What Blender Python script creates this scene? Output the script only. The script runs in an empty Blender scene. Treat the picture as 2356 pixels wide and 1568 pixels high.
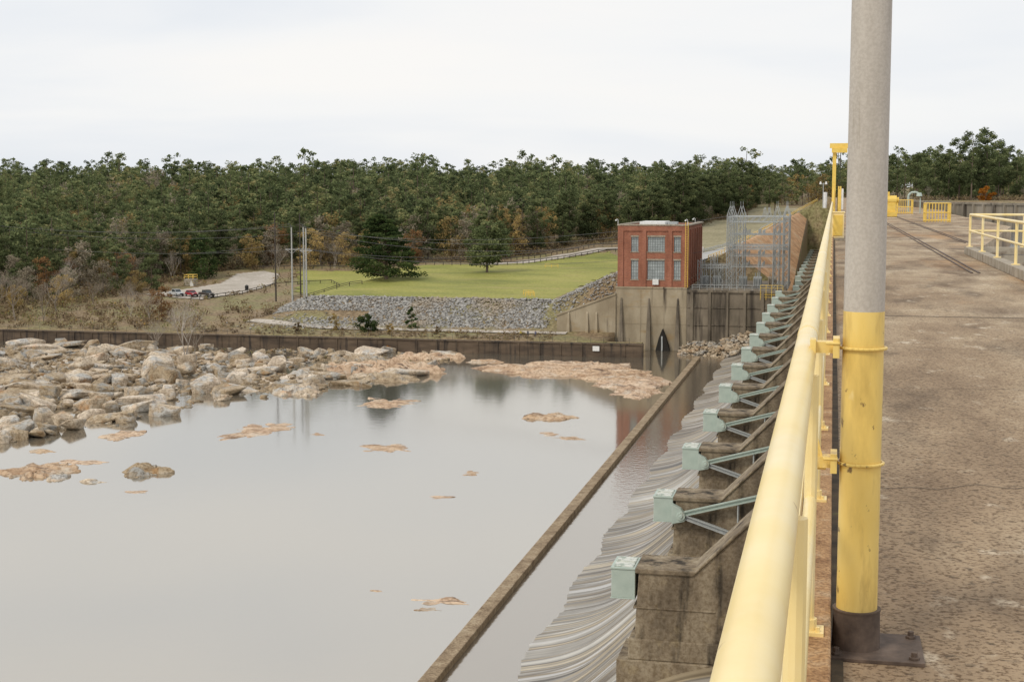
import bpy, bmesh, math, random
import numpy as np
from mathutils import Vector, Matrix, noise
R=math.radians
rnd=random.Random(7); rng=np.random.default_rng(7)
sc=bpy.context.scene
COL=sc.collection
# ---------------------------------------------------------------- helpers
def tab(x,p):
    if x<=p[0][0]:return p[0][1]
    for (a,b),(c,e) in zip(p,p[1:]):
        if x<=c:return b+(e-b)*(x-a)/(c-a)
    return p[-1][1]
def sm(a,b,x):
    t=max(0,min(1,(x-a)/(b-a)));return t*t*(3-2*t)
def tag(o,label=None,cat=None,group=None,kind=None):
    if label:o["label"]=label
    if cat:o["category"]=cat
    if group:o["group"]=group
    if kind:o["kind"]=kind
    return o
def root(name,loc,label,cat,group=None,rot=0):
    o=bpy.data.objects.new(name,None);o.location=loc;o.rotation_euler=(0,0,rot);o.empty_display_size=.3
    COL.objects.link(o);return tag(o,label,cat,group)
def inst(src,loc,rot=0,scale=1,label=None):
    o=src.copy();COL.objects.link(o);o.location=loc;o.rotation_euler=(0,0,rot)
    o.scale=scale if isinstance(scale,tuple) else (scale,)*3
    if label:o["label"]=label
    def rec(s,d):
        for c in s.children:
            k=c.copy();COL.objects.link(k);k.parent=d;rec(c,k)
    rec(src,o);return o
class MB:
    def __init__(s):s.v=[];s.f=[];s.m=[];s.cm=0
    def add(s,vs,fs):
        b=len(s.v);s.v+= [tuple(p) for p in vs]
        for f in fs:s.f.append([b+i for i in f]);s.m.append(s.cm)
    def box(s,x0,x1,y0,y1,z0,z1):
        s.add([(x0,y0,z0),(x1,y0,z0),(x1,y1,z0),(x0,y1,z0),(x0,y0,z1),(x1,y0,z1),(x1,y1,z1),(x0,y1,z1)],
         [(0,3,2,1),(4,5,6,7),(0,1,5,4),(1,2,6,5),(2,3,7,6),(3,0,4,7)]);return s
    def cyl(s,p,q,r,n=8,r2=None,cap=True):
        p=Vector(p);q=Vector(q);d=(q-p)
        if d.length<1e-6:return s
        d.normalize();a=d.orthogonal().normalized();b=d.cross(a);r2=r if r2 is None else r2
        vs=[]
        for c,rr in((p,r),(q,r2)):
            for i in range(n):
                t=2*math.pi*(i+.5)/n;vs.append(c+a*math.cos(t)*rr+b*math.sin(t)*rr)
        fs=[(i,(i+1)%n,n+(i+1)%n,n+i) for i in range(n)]
        if cap:fs+=[tuple(range(n))[::-1],tuple(range(n,2*n))]
        s.add(vs,fs);return s
    def tube(s,pts,r,n=6):
        for a,b in zip(pts,pts[1:]):s.cyl(a,b,r,n)
        return s
    def prism(s,poly,y0,y1,axis='y'):
        n=len(poly)
        if axis=='y':vs=[(a,y0,b) for a,b in poly]+[(a,y1,b) for a,b in poly]
        elif axis=='z':vs=[(a,b,y0) for a,b in poly]+[(a,b,y1) for a,b in poly]
        else:vs=[(y0,a,b) for a,b in poly]+[(y1,a,b) for a,b in poly]
        s.add(vs,[tuple(range(n)),tuple(range(2*n-1,n-1,-1))]+[(i,n+i,n+(i+1)%n,(i+1)%n) for i in range(n)]);return s
    def beam(s,p,q,w):return s.cyl(p,q,w*.7,4)
    def obj(s,name,mats,parent=None,smooth=False,bev=0,**k):
        me=bpy.data.meshes.new(name);me.from_pydata(s.v,[],s.f)
        if not isinstance(mats,(list,tuple)):mats=[mats]
        for m in mats:me.materials.append(m)
        if len(mats)>1:me.polygons.foreach_set('material_index',s.m)
        bm=bmesh.new();bm.from_mesh(me);bmesh.ops.recalc_face_normals(bm,faces=bm.faces)
        if bev:
            bmesh.ops.bevel(bm,geom=[e for e in bm.edges if e.calc_face_angle(0)>.6],offset=bev,segments=2,affect='EDGES',profile=.5)
        bm.to_mesh(me);bm.free()
        if smooth:
            me.polygons.foreach_set('use_smooth',[True]*len(me.polygons))
            try:me.set_sharp_from_angle(angle=R(40))
            except Exception:pass
        o=bpy.data.objects.new(name,me);COL.objects.link(o)
        if parent:o.parent=parent
        return tag(o,**k)
def npmesh(name,V,F,mats,mi=None,tint=None,smooth=False,parent=None,**k):
    me=bpy.data.meshes.new(name);V=np.asarray(V,dtype=np.float32);F=np.asarray(F,dtype=np.int32)
    n=F.shape[1];me.vertices.add(len(V));me.vertices.foreach_set('co',V.ravel())
    me.loops.add(F.size);me.loops.foreach_set('vertex_index',F.ravel())
    me.polygons.add(len(F));me.polygons.foreach_set('loop_start',np.arange(len(F),dtype=np.int32)*n)
    for m in mats:me.materials.append(m)
    if mi is not None:me.polygons.foreach_set('material_index',np.asarray(mi,dtype=np.int32))
    if tint is not None:
        a=me.attributes.new('tint','FLOAT','POINT');a.data.foreach_set('value',np.asarray(tint,dtype=np.float32))
    if smooth:me.polygons.foreach_set('use_smooth',np.ones(len(F),dtype=bool))
    me.update(calc_edges=True);me.validate()
    o=bpy.data.objects.new(name,me);COL.objects.link(o)
    if parent:o.parent=parent
    return tag(o,**k)
# ---------------------------------------------------------------- materials
def nt(name):
    m=bpy.data.materials.new(name);m.use_nodes=True;t=m.node_tree;return m,t,t.nodes,t.links,t.nodes['Principled BSDF']
def ramp(N,cols):
    r=N.new('ShaderNodeValToRGB');e=r.color_ramp.elements
    e[0].position=cols[0][0];e[0].color=(*cols[0][1],1);e[1].position=cols[-1][0];e[1].color=(*cols[-1][1],1)
    for p,c in cols[1:-1]:
        x=e.new(p);x.color=(*c,1)
    return r
def noi(N,L,co,scale,stretch=(1,1,1),detail=6,rough=.6,dist=0):
    mp=N.new('ShaderNodeMapping');mp.inputs['Scale'].default_value=stretch;L.new(co,mp.inputs[0])
    n=N.new('ShaderNodeTexNoise');n.inputs['Scale'].default_value=scale;n.inputs['Detail'].default_value=detail
    n.inputs['Roughness'].default_value=rough;n.inputs['Distortion'].default_value=dist
    L.new(mp.outputs[0],n.inputs['Vector']);return n.outputs['Fac']
def M(name,cols,scale=2,stretch=(1,1,1),rough=.8,bump=.2,bd=.05,metal=0,stain=None,grain=None,rand=0,world=False,detail=8,spec=.4,top=None):
    m,t,N,L,B=nt(name)
    if world:
        g=N.new('ShaderNodeNewGeometry');co=g.outputs['Position']
    else:
        g=N.new('ShaderNodeTexCoord');co=g.outputs['Object']
    f=noi(N,L,co,scale,stretch,detail);r=ramp(N,cols);L.new(f,r.inputs[0]);c=r.outputs[0]
    def mul(c,fac,lo,hi,col,mode='MIX'):
        mr=N.new('ShaderNodeMapRange');mr.inputs[1].default_value=lo;mr.inputs[2].default_value=hi;L.new(fac,mr.inputs[0])
        x=N.new('ShaderNodeMix');x.data_type='RGBA';x.blend_type=mode;L.new(mr.outputs[0],x.inputs[0]);L.new(c,x.inputs[6]);x.inputs[7].default_value=(*col,1);return x.outputs[2]
    for s in (stain or []):
        c=mul(c,noi(N,L,co,s[0],s[1],6),s[3],s[4],s[2])
    if grain: c=mul(c,noi(N,L,co,grain[0],(1,1,1),2,.7),grain[2],grain[3],grain[1],'MULTIPLY')
    if rand:
        oi=N.new('ShaderNodeObjectInfo');hs=N.new('ShaderNodeHueSaturation')
        mr=N.new('ShaderNodeMapRange');mr.inputs[3].default_value=1-rand;mr.inputs[4].default_value=1+rand;L.new(oi.outputs['Random'],mr.inputs[0]);L.new(mr.outputs[0],hs.inputs['Value'])
        mr2=N.new('ShaderNodeMapRange');mr2.inputs[3].default_value=1+rand*.8;mr2.inputs[4].default_value=1-rand*.8;L.new(oi.outputs['Random'],mr2.inputs[0]);L.new(mr2.outputs[0],hs.inputs['Saturation'])
        L.new(c,hs.inputs['Color']);c=hs.outputs[0]
    L.new(c,B.inputs['Base Color']);B.inputs['Roughness'].default_value=rough;B.inputs['Metallic'].default_value=metal
    B.inputs['Specular IOR Level'].default_value=spec
    if bump:
        b=N.new('ShaderNodeBump');b.inputs['Strength'].default_value=bump;b.inputs['Distance'].default_value=bd
        L.new(noi(N,L,co,(grain[0] if grain else scale*4),stretch,4),b.inputs['Height']);L.new(b.outputs[0],B.inputs['Normal'])
    return m
def flat(name,c,rough=.5,metal=0,v=.15,scale=3):
    return M(name,[(.3,tuple(x*(1-v) for x in c)),(.7,tuple(min(1,x*(1+v)) for x in c))],scale,rough=rough,metal=metal,bump=0)
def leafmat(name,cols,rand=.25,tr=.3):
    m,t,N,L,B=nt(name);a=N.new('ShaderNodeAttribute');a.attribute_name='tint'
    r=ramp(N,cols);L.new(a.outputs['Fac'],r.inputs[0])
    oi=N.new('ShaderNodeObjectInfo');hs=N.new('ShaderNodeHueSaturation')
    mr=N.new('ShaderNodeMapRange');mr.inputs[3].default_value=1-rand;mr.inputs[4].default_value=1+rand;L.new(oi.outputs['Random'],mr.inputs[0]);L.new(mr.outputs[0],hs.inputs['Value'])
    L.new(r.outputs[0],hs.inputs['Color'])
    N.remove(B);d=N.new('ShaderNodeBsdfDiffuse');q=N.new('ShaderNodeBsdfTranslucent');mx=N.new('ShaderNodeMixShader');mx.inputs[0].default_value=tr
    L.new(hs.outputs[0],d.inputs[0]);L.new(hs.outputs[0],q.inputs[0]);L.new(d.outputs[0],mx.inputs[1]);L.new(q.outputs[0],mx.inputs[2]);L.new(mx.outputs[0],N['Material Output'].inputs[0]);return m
deckM=M('weathered_deck_concrete',[(.3,(.20,.135,.08)),(.43,(.35,.255,.16)),(.56,(.48,.375,.25)),(.72,(.60,.50,.37))],.5,(1,.4,1),detail=14,rough=.88,bump=.5,bd=.012,
  stain=[(.55,(1,.35,1),(.18,.12,.07),.5,.66),(1.3,(1,.3,1),(.13,.09,.055),.54,.72),(.3,(1,.3,1),(.50,.29,.13),.53,.72),(4,(1,.6,1),(.64,.55,.42),.6,.75),(14,(1,1,1),(.13,.095,.06),.58,.7)],grain=(42,(.42,.37,.32),.48,.64))
kerbM=M('rusty_kerb_concrete',[(.3,(.24,.12,.05)),(.55,(.48,.29,.14)),(.75,(.56,.44,.3))],5,bump=.4,bd=.01,grain=(60,(.5,.45,.4),.4,.65))
pierM=M('stained_concrete',[(.3,(.13,.10,.068)),(.5,(.28,.225,.155)),(.72,(.44,.375,.27))],.5,(1,1,.4),detail=10,rough=.85,bump=.4,bd=.08,
  stain=[(.9,(1,1,.12),(.05,.04,.028),.54,.66),(.35,(1,1,.6),(.09,.07,.05),.55,.7),(.8,(1,1,1),(.4,.32,.19),.58,.8)],grain=(4,(.65,.61,.55),.4,.65))
wallM=M('dark_wall_concrete',[(.3,(.045,.032,.023)),(.55,(.11,.078,.052)),(.8,(.19,.14,.095))],.3,(.5,1,2),bump=.3,stain=[(.8,(1,1,.1),(.025,.02,.017),.52,.66)])
baseM=M('powerhouse_concrete',[(.3,(.26,.21,.14)),(.55,(.38,.32,.225)),(.8,(.48,.42,.31))],.25,(1,1,.5),bump=.2,stain=[(.5,(1,1,.08),(.09,.07,.05),.58,.7),(.16,(1,1,2.5),(.34,.25,.14),.55,.7)])
baseD=M('dark_base_concrete',[(.3,(.1,.085,.06)),(.55,(.21,.175,.13)),(.8,(.33,.28,.21))],.25,(1,1,.5),bump=.2,stain=[(.5,(1,1,.08),(.05,.04,.03),.52,.66)])  # same concrete pattern as the powerhouse base, in darker tones
sillM=M('sill_concrete',[(.3,(.22,.155,.09)),(.55,(.4,.31,.2)),(.8,(.5,.42,.3))],.8,bump=.3,grain=(5,(.6,.55,.5),.4,.6))
yelM=M('yellow_paint',[(.25,(.82,.62,.24)),(.5,(.89,.71,.33)),(.8,(.91,.76,.42))],3,rough=.36,bump=.05,bd=.004,stain=[(9,(1,1,.6),(.34,.19,.07),.70,.75),(1.2,(1,1,1),(.87,.79,.57),.5,.8)])
yelD=M('golden_paint',[(.25,(.68,.45,.07)),(.5,(.80,.56,.12)),(.8,(.84,.63,.18))],3,rough=.5,bump=0)
poleY=M('worn_yellow_paint',[(.25,(.55,.38,.10)),(.42,(.81,.58,.16)),(.7,(.88,.68,.25))],3.5,(1.4,1.4,.4),rough=.4,bump=.12,bd=.004,stain=[(7,(1.5,1.5,.25),(.5,.34,.10),.53,.68),(20,(1,1,.7),(.22,.14,.05),.64,.69),(5,(1,1,.5),(.93,.82,.5),.6,.75)])
poleG=M('weathered_fibre_pole',[(.25,(.41,.375,.325)),(.5,(.50,.46,.405)),(.8,(.57,.53,.47))],5,(2,2,.3),rough=.6,bump=.08,bd=.003,stain=[(10,(1.5,1.5,.10),(.33,.29,.23),.62,.72),(22,(1,1,.15),(.18,.14,.1),.72,.77)],grain=(90,(.88,.87,.86),.4,.6))
rustM=M('rusty_steel',[(.3,(.06,.042,.033)),(.6,(.14,.1,.075)),(.8,(.22,.16,.12))],12,rough=.75,bump=.3,bd=.004)
greenM=M('pale_green_paint',[(.3,(.38,.46,.41)),(.7,(.48,.56,.50))],1,rough=.5,bump=.05,stain=[(1.6,(1,1,.3),(.25,.2,.14),.63,.75)])
flakeM=M('flaking_white_paint',[(.4,(.36,.42,.36)),(.52,(.66,.68,.63)),(.8,(.78,.79,.74))],2.5,rough=.7,bump=.2)
steelM=flat('galvanised_steel',(.40,.42,.415),.6,.0)
darkSt=M('dark_gate_steel',[(.3,(.04,.044,.04)),(.7,(.12,.125,.115))],.7,rough=.7,bump=.1,stain=[(1,(1,1,.2),(.12,.075,.04),.58,.7)])
woodM=M('weathered_wood',[(.3,(.035,.03,.026)),(.7,(.09,.075,.06))],3,(3,3,.3),bump=.2)
woodL=flat('pale_pole',(.42,.42,.4),.7)
whiteM=flat('white_paint',(.72,.72,.7),.5);blackM=flat('black_rubber',(.02,.02,.02),.7)
glassM=flat('window_glass',(.36,.40,.40),.15,v=.3,scale=.7);redM=flat('red_paint',(.35,.02,.03),.3);silvM=flat('silver_paint',(.55,.57,.58),.3,.2);dkM=flat('dark_bronze_paint',(.07,.06,.05),.3,.2)
roadM=M('pale_gravel_road',[(.3,(.40,.36,.3)),(.7,(.56,.51,.45))],.15,bump=.1,grain=(1.5,(.8,.78,.75),.4,.6))
grayRd=M('grey_road',[(.3,(.33,.33,.32)),(.7,(.45,.45,.43))],.1,bump=.1)
barkM=M('pine_bark',[(.3,(.08,.06,.042)),(.7,(.2,.15,.11))],2,(3,3,.5),bump=.3)
bareM=M('bare_branch',[(.3,(.2,.165,.13)),(.7,(.4,.35,.29))],2,bump=0,rand=.3)
rockM=M('tan_boulder',[(.25,(.21,.16,.11)),(.42,(.41,.325,.225)),(.55,(.55,.45,.325)),(.75,(.65,.57,.455))],.35,(1,1,2.2),detail=12,rough=.8,bump=.6,bd=.25,
  stain=[(.3,(1,1,1),(.5,.31,.17),.58,.73),(.3,(1,1,1.6),(.42,.41,.38),.5,.62),(1.3,(1,1,3),(.1,.08,.06),.63,.71)],rand=.28,world=True,grain=(2.2,(.62,.58,.54),.46,.62))
flatRock=M('tan_flat_rock',[(.25,(.24,.165,.11)),(.42,(.48,.335,.22)),(.55,(.60,.45,.31)),(.75,(.67,.55,.42))],.22,(.6,2,1),detail=10,rough=.75,bump=.5,bd=.2,
  stain=[(.5,(.35,3.4,1),(.18,.125,.09),.58,.65),(.25,(1,1,1),(.58,.52,.43),.55,.7)],rand=.1,world=True,grain=(1.6,(.66,.6,.56),.46,.62))
ripM=M('grey_riprap',[(.25,(.15,.145,.135)),(.5,(.33,.32,.30)),(.75,(.55,.54,.5))],1.1,world=True,bump=.4,bd=.1,detail=3,stain=[(.08,(1,1,1),(.36,.3,.22),.52,.68)])
def brick():
    m,t,N,L,B=nt('red_brick');g=N.new('ShaderNodeTexCoord');sp=N.new('ShaderNodeSeparateXYZ');L.new(g.outputs['Object'],sp.inputs[0])
    ad=N.new('ShaderNodeMath');L.new(sp.outputs[0],ad.inputs[0]);L.new(sp.outputs[1],ad.inputs[1]);cb=N.new('ShaderNodeCombineXYZ');L.new(ad.outputs[0],cb.inputs[0]);L.new(sp.outputs[2],cb.inputs[1])
    b=N.new('ShaderNodeTexBrick');b.inputs['Color1'].default_value=(.40,.145,.082,1);b.inputs['Color2'].default_value=(.30,.098,.058,1);b.inputs['Mortar'].default_value=(.36,.25,.18,1)
    b.inputs['Scale'].default_value=1;b.inputs['Brick Width'].default_value=.45;b.inputs['Row Height'].default_value=.15;b.inputs['Mortar Size'].default_value=.012;L.new(cb.outputs[0],b.inputs['Vector'])
    x=N.new('ShaderNodeMix');x.data_type='RGBA';x.blend_type='MULTIPLY';r=ramp(N,[(.35,(.7,.66,.62)),(.65,(1.0,1.0,1.0))]);L.new(noi(N,L,g.outputs['Object'],.4,(1,1,.4)),r.inputs[0])
    x.inputs[0].default_value=1;L.new(b.outputs[0],x.inputs[6]);L.new(r.outputs[0],x.inputs[7]);L.new(x.outputs[2],B.inputs['Base Color']);B.inputs['Roughness'].default_value=.85;return m
brickM=brick()
pineL=leafmat('pine_needles',[(0,(.05,.066,.034)),(.35,(.11,.135,.062)),(.65,(.17,.20,.092)),(.88,(.24,.245,.11)),(1,(.28,.25,.12))])
cedL=leafmat('cedar_needles',[(0,(.022,.038,.016)),(.4,(.06,.092,.034)),(.8,(.12,.155,.055)),(1,(.17,.185,.07))])
autL=leafmat('autumn_leaves',[(0,(.2,.14,.07)),(.35,(.36,.27,.12)),(.7,(.48,.36,.15)),(1,(.48,.29,.11))])
rusL=leafmat('rust_leaves',[(0,(.16,.10,.055)),(.5,(.33,.19,.09)),(1,(.4,.23,.1))])
tanL=leafmat('bare_hardwood_twigs',[(0,(.17,.14,.105)),(.5,(.3,.26,.19)),(1,(.4,.34,.26))])
brnL=leafmat('brown_brush',[(0,(.12,.085,.055)),(.4,(.24,.18,.11)),(.7,(.36,.28,.17)),(.85,(.2,.21,.08)),(1,(.42,.27,.1))])
orgL=leafmat('orange_leaves',[(0,(.25,.09,.02)),(.5,(.48,.19,.03)),(1,(.55,.28,.06))])
def water(name,diff,bs,bstr,gc,lo=.45,hi=.9,ro=.07):
    m,t,N,L,B=nt(name);N.remove(B);o=N['Material Output'];g=N.new('ShaderNodeNewGeometry')
    d=N.new('ShaderNodeBsdfDiffuse');d.inputs[0].default_value=(*diff,1);gl=N.new('ShaderNodeBsdfGlossy');gl.inputs['Roughness'].default_value=ro;gl.inputs[0].default_value=(*gc,1)
    lw=N.new('ShaderNodeLayerWeight');lw.inputs[0].default_value=.5;mr=N.new('ShaderNodeMapRange');mr.inputs[1].default_value=.5;mr.inputs[2].default_value=.9;mr.inputs[3].default_value=lo;mr.inputs[4].default_value=hi
    L.new(lw.outputs['Facing'],mr.inputs[0]);mx=N.new('ShaderNodeMixShader');L.new(mr.outputs[0],mx.inputs[0]);L.new(d.outputs[0],mx.inputs[1]);L.new(gl.outputs[0],mx.inputs[2]);L.new(mx.outputs[0],o.inputs[0])
    b=N.new('ShaderNodeBump');b.inputs['Strength'].default_value=bstr;b.inputs['Distance'].default_value=.1;L.new(noi(N,L,g.outputs['Position'],bs,(1,1,1),4,.6),b.inputs['Height'])
    L.new(b.outputs[0],gl.inputs['Normal']);return m
poolM=water('still_pool_water',(.27,.25,.205),.5,.07,(.775,.745,.695),.52,.88,.08);basinM=water('rippled_basin_water',(.24,.205,.16),1.3,.3,(.74,.71,.66),.4,.85);lakeM=water('lake_water',(.25,.27,.28),.6,.1,(.85,.87,.9))
# ---------------------------------------------------------------- terrain
WY=311.2
SH=[(-117,182),(-109,198),(-104,218),(-109,236),(-99,234),(-90,245),(-80,268),(-79,300),(-84,311),(-330,311),(-330,215),(-200,185),(-150,176)]
def inside(x,y,P):
    c=False;j=len(P)-1
    for i in range(len(P)):
        if (P[i][1]>y)!=(P[j][1]>y) and x<(P[j][0]-P[i][0])*(y-P[i][1])/(P[j][1]-P[i][1])+P[i][0]:c=not c
        j=i
    return c
def pd(x,y,P):
    m=1e9
    for (a,b),(c,d) in zip(P,P[1:]+P[:1]):
        t=max(0,min(1,((x-a)*(c-a)+(y-b)*(d-b))/((c-a)**2+(d-b)**2)));m=min(m,math.hypot(x-a-t*(c-a),y-b-t*(d-b)))
    return m
far=[(560,-14),(700,-7),(1000,0),(1600,5),(3000,12),(9000,40)]
def ridge(y):return tab(y,[(366,-25),(430,-21),(500,-17),(572,-13)])
def H(x,y):
    if x>8:
        return tab(y,[(440,-8),(475,-2.2),(800,-1),(1600,4),(3000,10),(9000,40)])
    if y<312:
        if x>-70:return -39
        if inside(x,y,SH):return -36.9+min(1.3,pd(x,y,SH)*.035)+1.1*noise.noise(Vector((x*.09,y*.06,0)))
        return -39+ (2.2 if x<-330 else 0)
    L=tab(y,[(312,-33.05),(322,-32.6),(345,-30.6),(400,-28.2),(450,-25)]+far)
    Q=tab(y,[(312,-33.05),(322,-32.6),(329,-32),(345,-26.2),(440,-23.6),(480,-22)]+far)
    k=sm(-146,-128,x);h=L*(1-k)+Q*k
    if x>-49 and y<366:return -39.5
    if x>-9.5 and y<572:return -30
    if y>334 and x>-66:
        h=max(h,h+(tab(x,[(-66,-26),(-49,-18.3),(-30,-17)])-h)*sm(334,345,y))
    if y>366:
        h=max(h,-1.9-max(0,-4-x)*.58)
        if y<572 and x>ridge(y):h=-1.9-(-4-ridge(y))*.58-(x-ridge(y))*.8
    return h+.25*noise.noise(Vector((x*.08,y*.08,0)))*(1 if y>350 else 0)
def grid(xs,ys,fn,name,mat,cond=None,**k):
    V=[];F=[]
    for j,y in enumerate(ys):
        for i,x in enumerate(xs):V.append((x,y,fn(x,y)))
    n=len(xs)
    for j in range(len(ys)-1):
        for i in range(n-1):
            if cond is None or cond((xs[i]+xs[i+1])/2,(ys[j]+ys[j+1])/2):F.append((j*n+i,j*n+i+1,(j+1)*n+i+1,(j+1)*n+i))
    return npmesh(name,V,F,[mat],smooth=True,**k)
def fr(a,b,s):
    o=[];x=a
    while x<=b+1e-6:o.append(x);x+=s
    return o
groundM=M('dry_grass_ground',[(.3,(.17,.12,.07)),(.45,(.3,.22,.13)),(.6,(.25,.23,.1)),(.75,(.4,.3,.18))],.06,world=True,detail=10,bump=.6,bd=.4,grain=(1.2,(.55,.52,.46),.4,.62))
lawnM=M('lawn_grass',[(.3,(.18,.20,.04)),(.5,(.30,.30,.065)),(.7,(.39,.36,.095)),(.85,(.42,.32,.13))],.035,(1,2,1),world=True,detail=10,bump=.3,bd=.2,stain=[(.09,(.6,2,1),(.40,.33,.12),.56,.72)],grain=(1.5,(.75,.75,.7),.4,.6))
dryM=M('dry_bank_grass',[(.3,(.24,.21,.12)),(.5,(.34,.3,.18)),(.7,(.42,.36,.24))],.05,world=True,detail=10,bump=.3,bd=.2,grain=(1,(.7,.7,.65),.4,.6))
slopeM=M('orange_earth_slope',[(.3,(.36,.2,.095)),(.5,(.58,.34,.17)),(.7,(.62,.46,.3))],.12,world=True,bump=.5,bd=.3,grain=(.8,(.6,.57,.5),.4,.62))
xs=[-9000,-4500,-2500,-1500,-1000,-700]+fr(-560,-52,4)+[-49.1,-48.9,-44,-40,-36,-32,-28,-25,-23,-21,-19,-17,-15,-13,-11,-9.6,-9.4,-4]+fr(0,160,4)+[220,330,600,1200,2500,5000,9000]
ys=[-400,-100,0,60,100,140]+fr(160,308,4)+[311.9,312.1,318]+fr(322,362,4)+[365.9,366.1]+fr(369,569,4)+[571.9,572.1]+fr(576,700,4)+fr(710,1100,20)+[1200,1400,1700,2200,3000,5000,9000]
grid(xs,ys,H,'ground',groundM,kind='structure',label='dry grassy riverbank ground with brown earth')
grid(fr(-330,-76,3),fr(174,309,3),lambda x,y:H(x,y)+.06,'riverbed',rockM,lambda x,y:inside(x,y,SH) and inside(x-3,y+3,SH) ,kind='structure',label='pale stony riverbed')
LAWN=[(-135,346),(-66,346),(-66,400),(-62,470),(-78,497),(-95,468),(-110,452),(-172,442),(-160,412),(-152,390),(-136,372)]
grid(fr(-175,-60,1.5),fr(344,500,1.5),lambda x,y:H(x,y)+.14,'lawn',lawnM,lambda x,y:inside(x+2*noise.noise(Vector((x*.2,y*.2,1))),y+2*noise.noise(Vector((x*.2,y*.2,5))),LAWN),kind='structure',label='mown yellow green lawn')
LAWN2=[(-62,500),(-30,410),(-20,560),(-14,700),(-60,700)]
grid(fr(-64,-14,2),fr(400,700,4),lambda x,y:H(x,y)+.14,'grass_bank',dryM,lambda x,y:inside(x,y,LAWN2),kind='structure',label='grass bank beside embankment road')
grid(fr(-31,-9.6,.75),fr(366.5,570,3),lambda x,y:H(x,y)+.12,'embankment_slope',slopeM,lambda x,y:x>ridge(y)-4,kind='structure',label='orange earth and stone embankment slope')
PK=[(-194,378),(-172,369),(-167,385),(-167,408),(-175,434),(-184,442),(-189,432),(-184,408),(-190,390)]
grid(fr(-200,-150,1),fr(365,450,1),lambda x,y:H(x,y)+.22,'gravel_road',roadM,lambda x,y:inside(x,y,PK),kind='structure',label='pale gravel parking area')
def strip(name,pts,w,mat,off,**k):
    P=[Vector(p) for p in pts];V=[];F=[];path=[]
    for a,b in zip(P,P[1:]):
        n=max(2,int((b-a).length/3))
        for i in range(n):path.append(a+(b-a)*i/n)
    path.append(P[-1])
    for i,p in enumerate(path):
        d=(path[min(i+1,len(path)-1)]-path[max(0,i-1)]).normalized();n=Vector((-d.y,d.x))
        for s in(-1,-.33,.33,1):
            q=p+n*s*w/2;V.append((q.x,q.y,H(q.x,q.y)+off))
    for i in range(len(path)-1):
        for j in range(3):F.append((i*4+j,i*4+j+1,i*4+5+j,i*4+4+j))
    return npmesh(name,V,F,[mat],smooth=True,kind='structure',**k)
strip('road',[(-112,453),(-101,460),(-94,478),(-80,503),(-62,508),(-45,480),(-40,420),(-38,375)],6,roadM,.28,label='curving pale access road')
strip('road',[(-37,369),(-31,430),(-26,510),(-20,580),(-13,640)],9,grayRd,.4,label='grey ramp road up the embankment')
strip('path',[(-60,324.5),(-80,324.5),(-120,325),(-142,332)],3,roadM,.2,label='pale dirt path behind wall')
# stones
def hull(seed,n=16,sx=1,sy=.8,sz=.55,bev=.05):
    r=random.Random(seed);bm=bmesh.new()
    for i in range(n):
        v=Vector((r.uniform(-1,1),r.uniform(-1,1),r.uniform(-1,1)))
        v=v/max(abs(v.x),abs(v.y),abs(v.z))*(.55+.45*r.random())*.5
        bm.verts.new((v.x*sx,v.y*sy,v.z*sz))
    bmesh.ops.convex_hull(bm,input=bm.verts)
    for v in [v for v in bm.verts if not v.link_faces]:bm.verts.remove(v)
    bmesh.ops.dissolve_limit(bm,angle_limit=R(12),verts=bm.verts,edges=bm.edges)
    if bev:bmesh.ops.bevel(bm,geom=bm.edges[:],offset=bev,segments=1,affect='EDGES')
    bmesh.ops.triangulate(bm,faces=bm.faces);return bm
def hullnp(seed,**k):
    bm=hull(seed,bev=0,**k);bm.verts.index_update();V=np.array([v.co[:] for v in bm.verts]);F=np.array([[v.index for v in f.verts] for f in bm.faces]);bm.free();return V,F
ST=[hullnp(100+i,n=11) for i in range(8)]
def scatter(name,pts,sizes,mat,flatn=.8,tilt=.5,**k):
    Vs=[];Fs=[];b=0
    for (x,y,z),s in zip(pts,sizes):
        V,F=ST[rnd.randrange(8)];a=rnd.uniform(0,6.28);c,sn=math.cos(a),math.sin(a)
        W=V*s*np.array([1,1,flatn+rnd.random()*.5]);tl=rnd.uniform(-tilt,tilt)
        W=np.stack([W[:,0],W[:,1]*math.cos(tl)-W[:,2]*math.sin(tl),W[:,1]*math.sin(tl)+W[:,2]*math.cos(tl)],1)
        W=np.stack([W[:,0]*c-W[:,1]*sn,W[:,0]*sn+W[:,1]*c,W[:,2]],1)+np.array([x,y,z]);Vs.append(W);Fs.append(F+b);b+=len(V)
    return npmesh(name,np.concatenate(Vs),np.concatenate(Fs),[mat],**k)
pts=[];sz=[]
while len(pts)<11000:
    x=rnd.uniform(-138,-49);y=rnd.uniform(325,348)
    if x>-66:y=rnd.uniform(333,390)
    e=2.5*noise.noise(Vector((x*.08,0,3)))
    if x<-66 and (y<328+e or y>346+e*.5):continue
    if x<-112 and y<337:continue
    s=rnd.uniform(.3,.85) if rnd.random()<.88 else rnd.uniform(.85,1.4)
    pts.append((x,y,H(x,y)+s*.12));sz.append(s)
for i in range(900):
    x=rnd.gauss(-122,9);y=rnd.gauss(329,2.4)
    if y>315:s=rnd.uniform(.3,1);pts.append((x,y,H(x,y)+.1));sz.append(s)
scatter('riprap',pts,sz,ripM,kind='stuff',label='grey broken stone riprap slope below the lawn')
pts=[];sz=[]
while len(pts)<3700:
    y=rnd.uniform(176,310);x=rnd.uniform(-.66*y-8,-76)
    if not inside(x,y,SH):continue
    if (H(x,y)<-36.25 or (x>-105 and y>235)) and rnd.random()<.8:continue
    s=rnd.uniform(.6,2.0)
    if rnd.random()<.12:s=rnd.uniform(1.8,3)
    pts.append((x,y,max(H(x,y),-36.4)+s*.14));sz.append(s)
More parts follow.
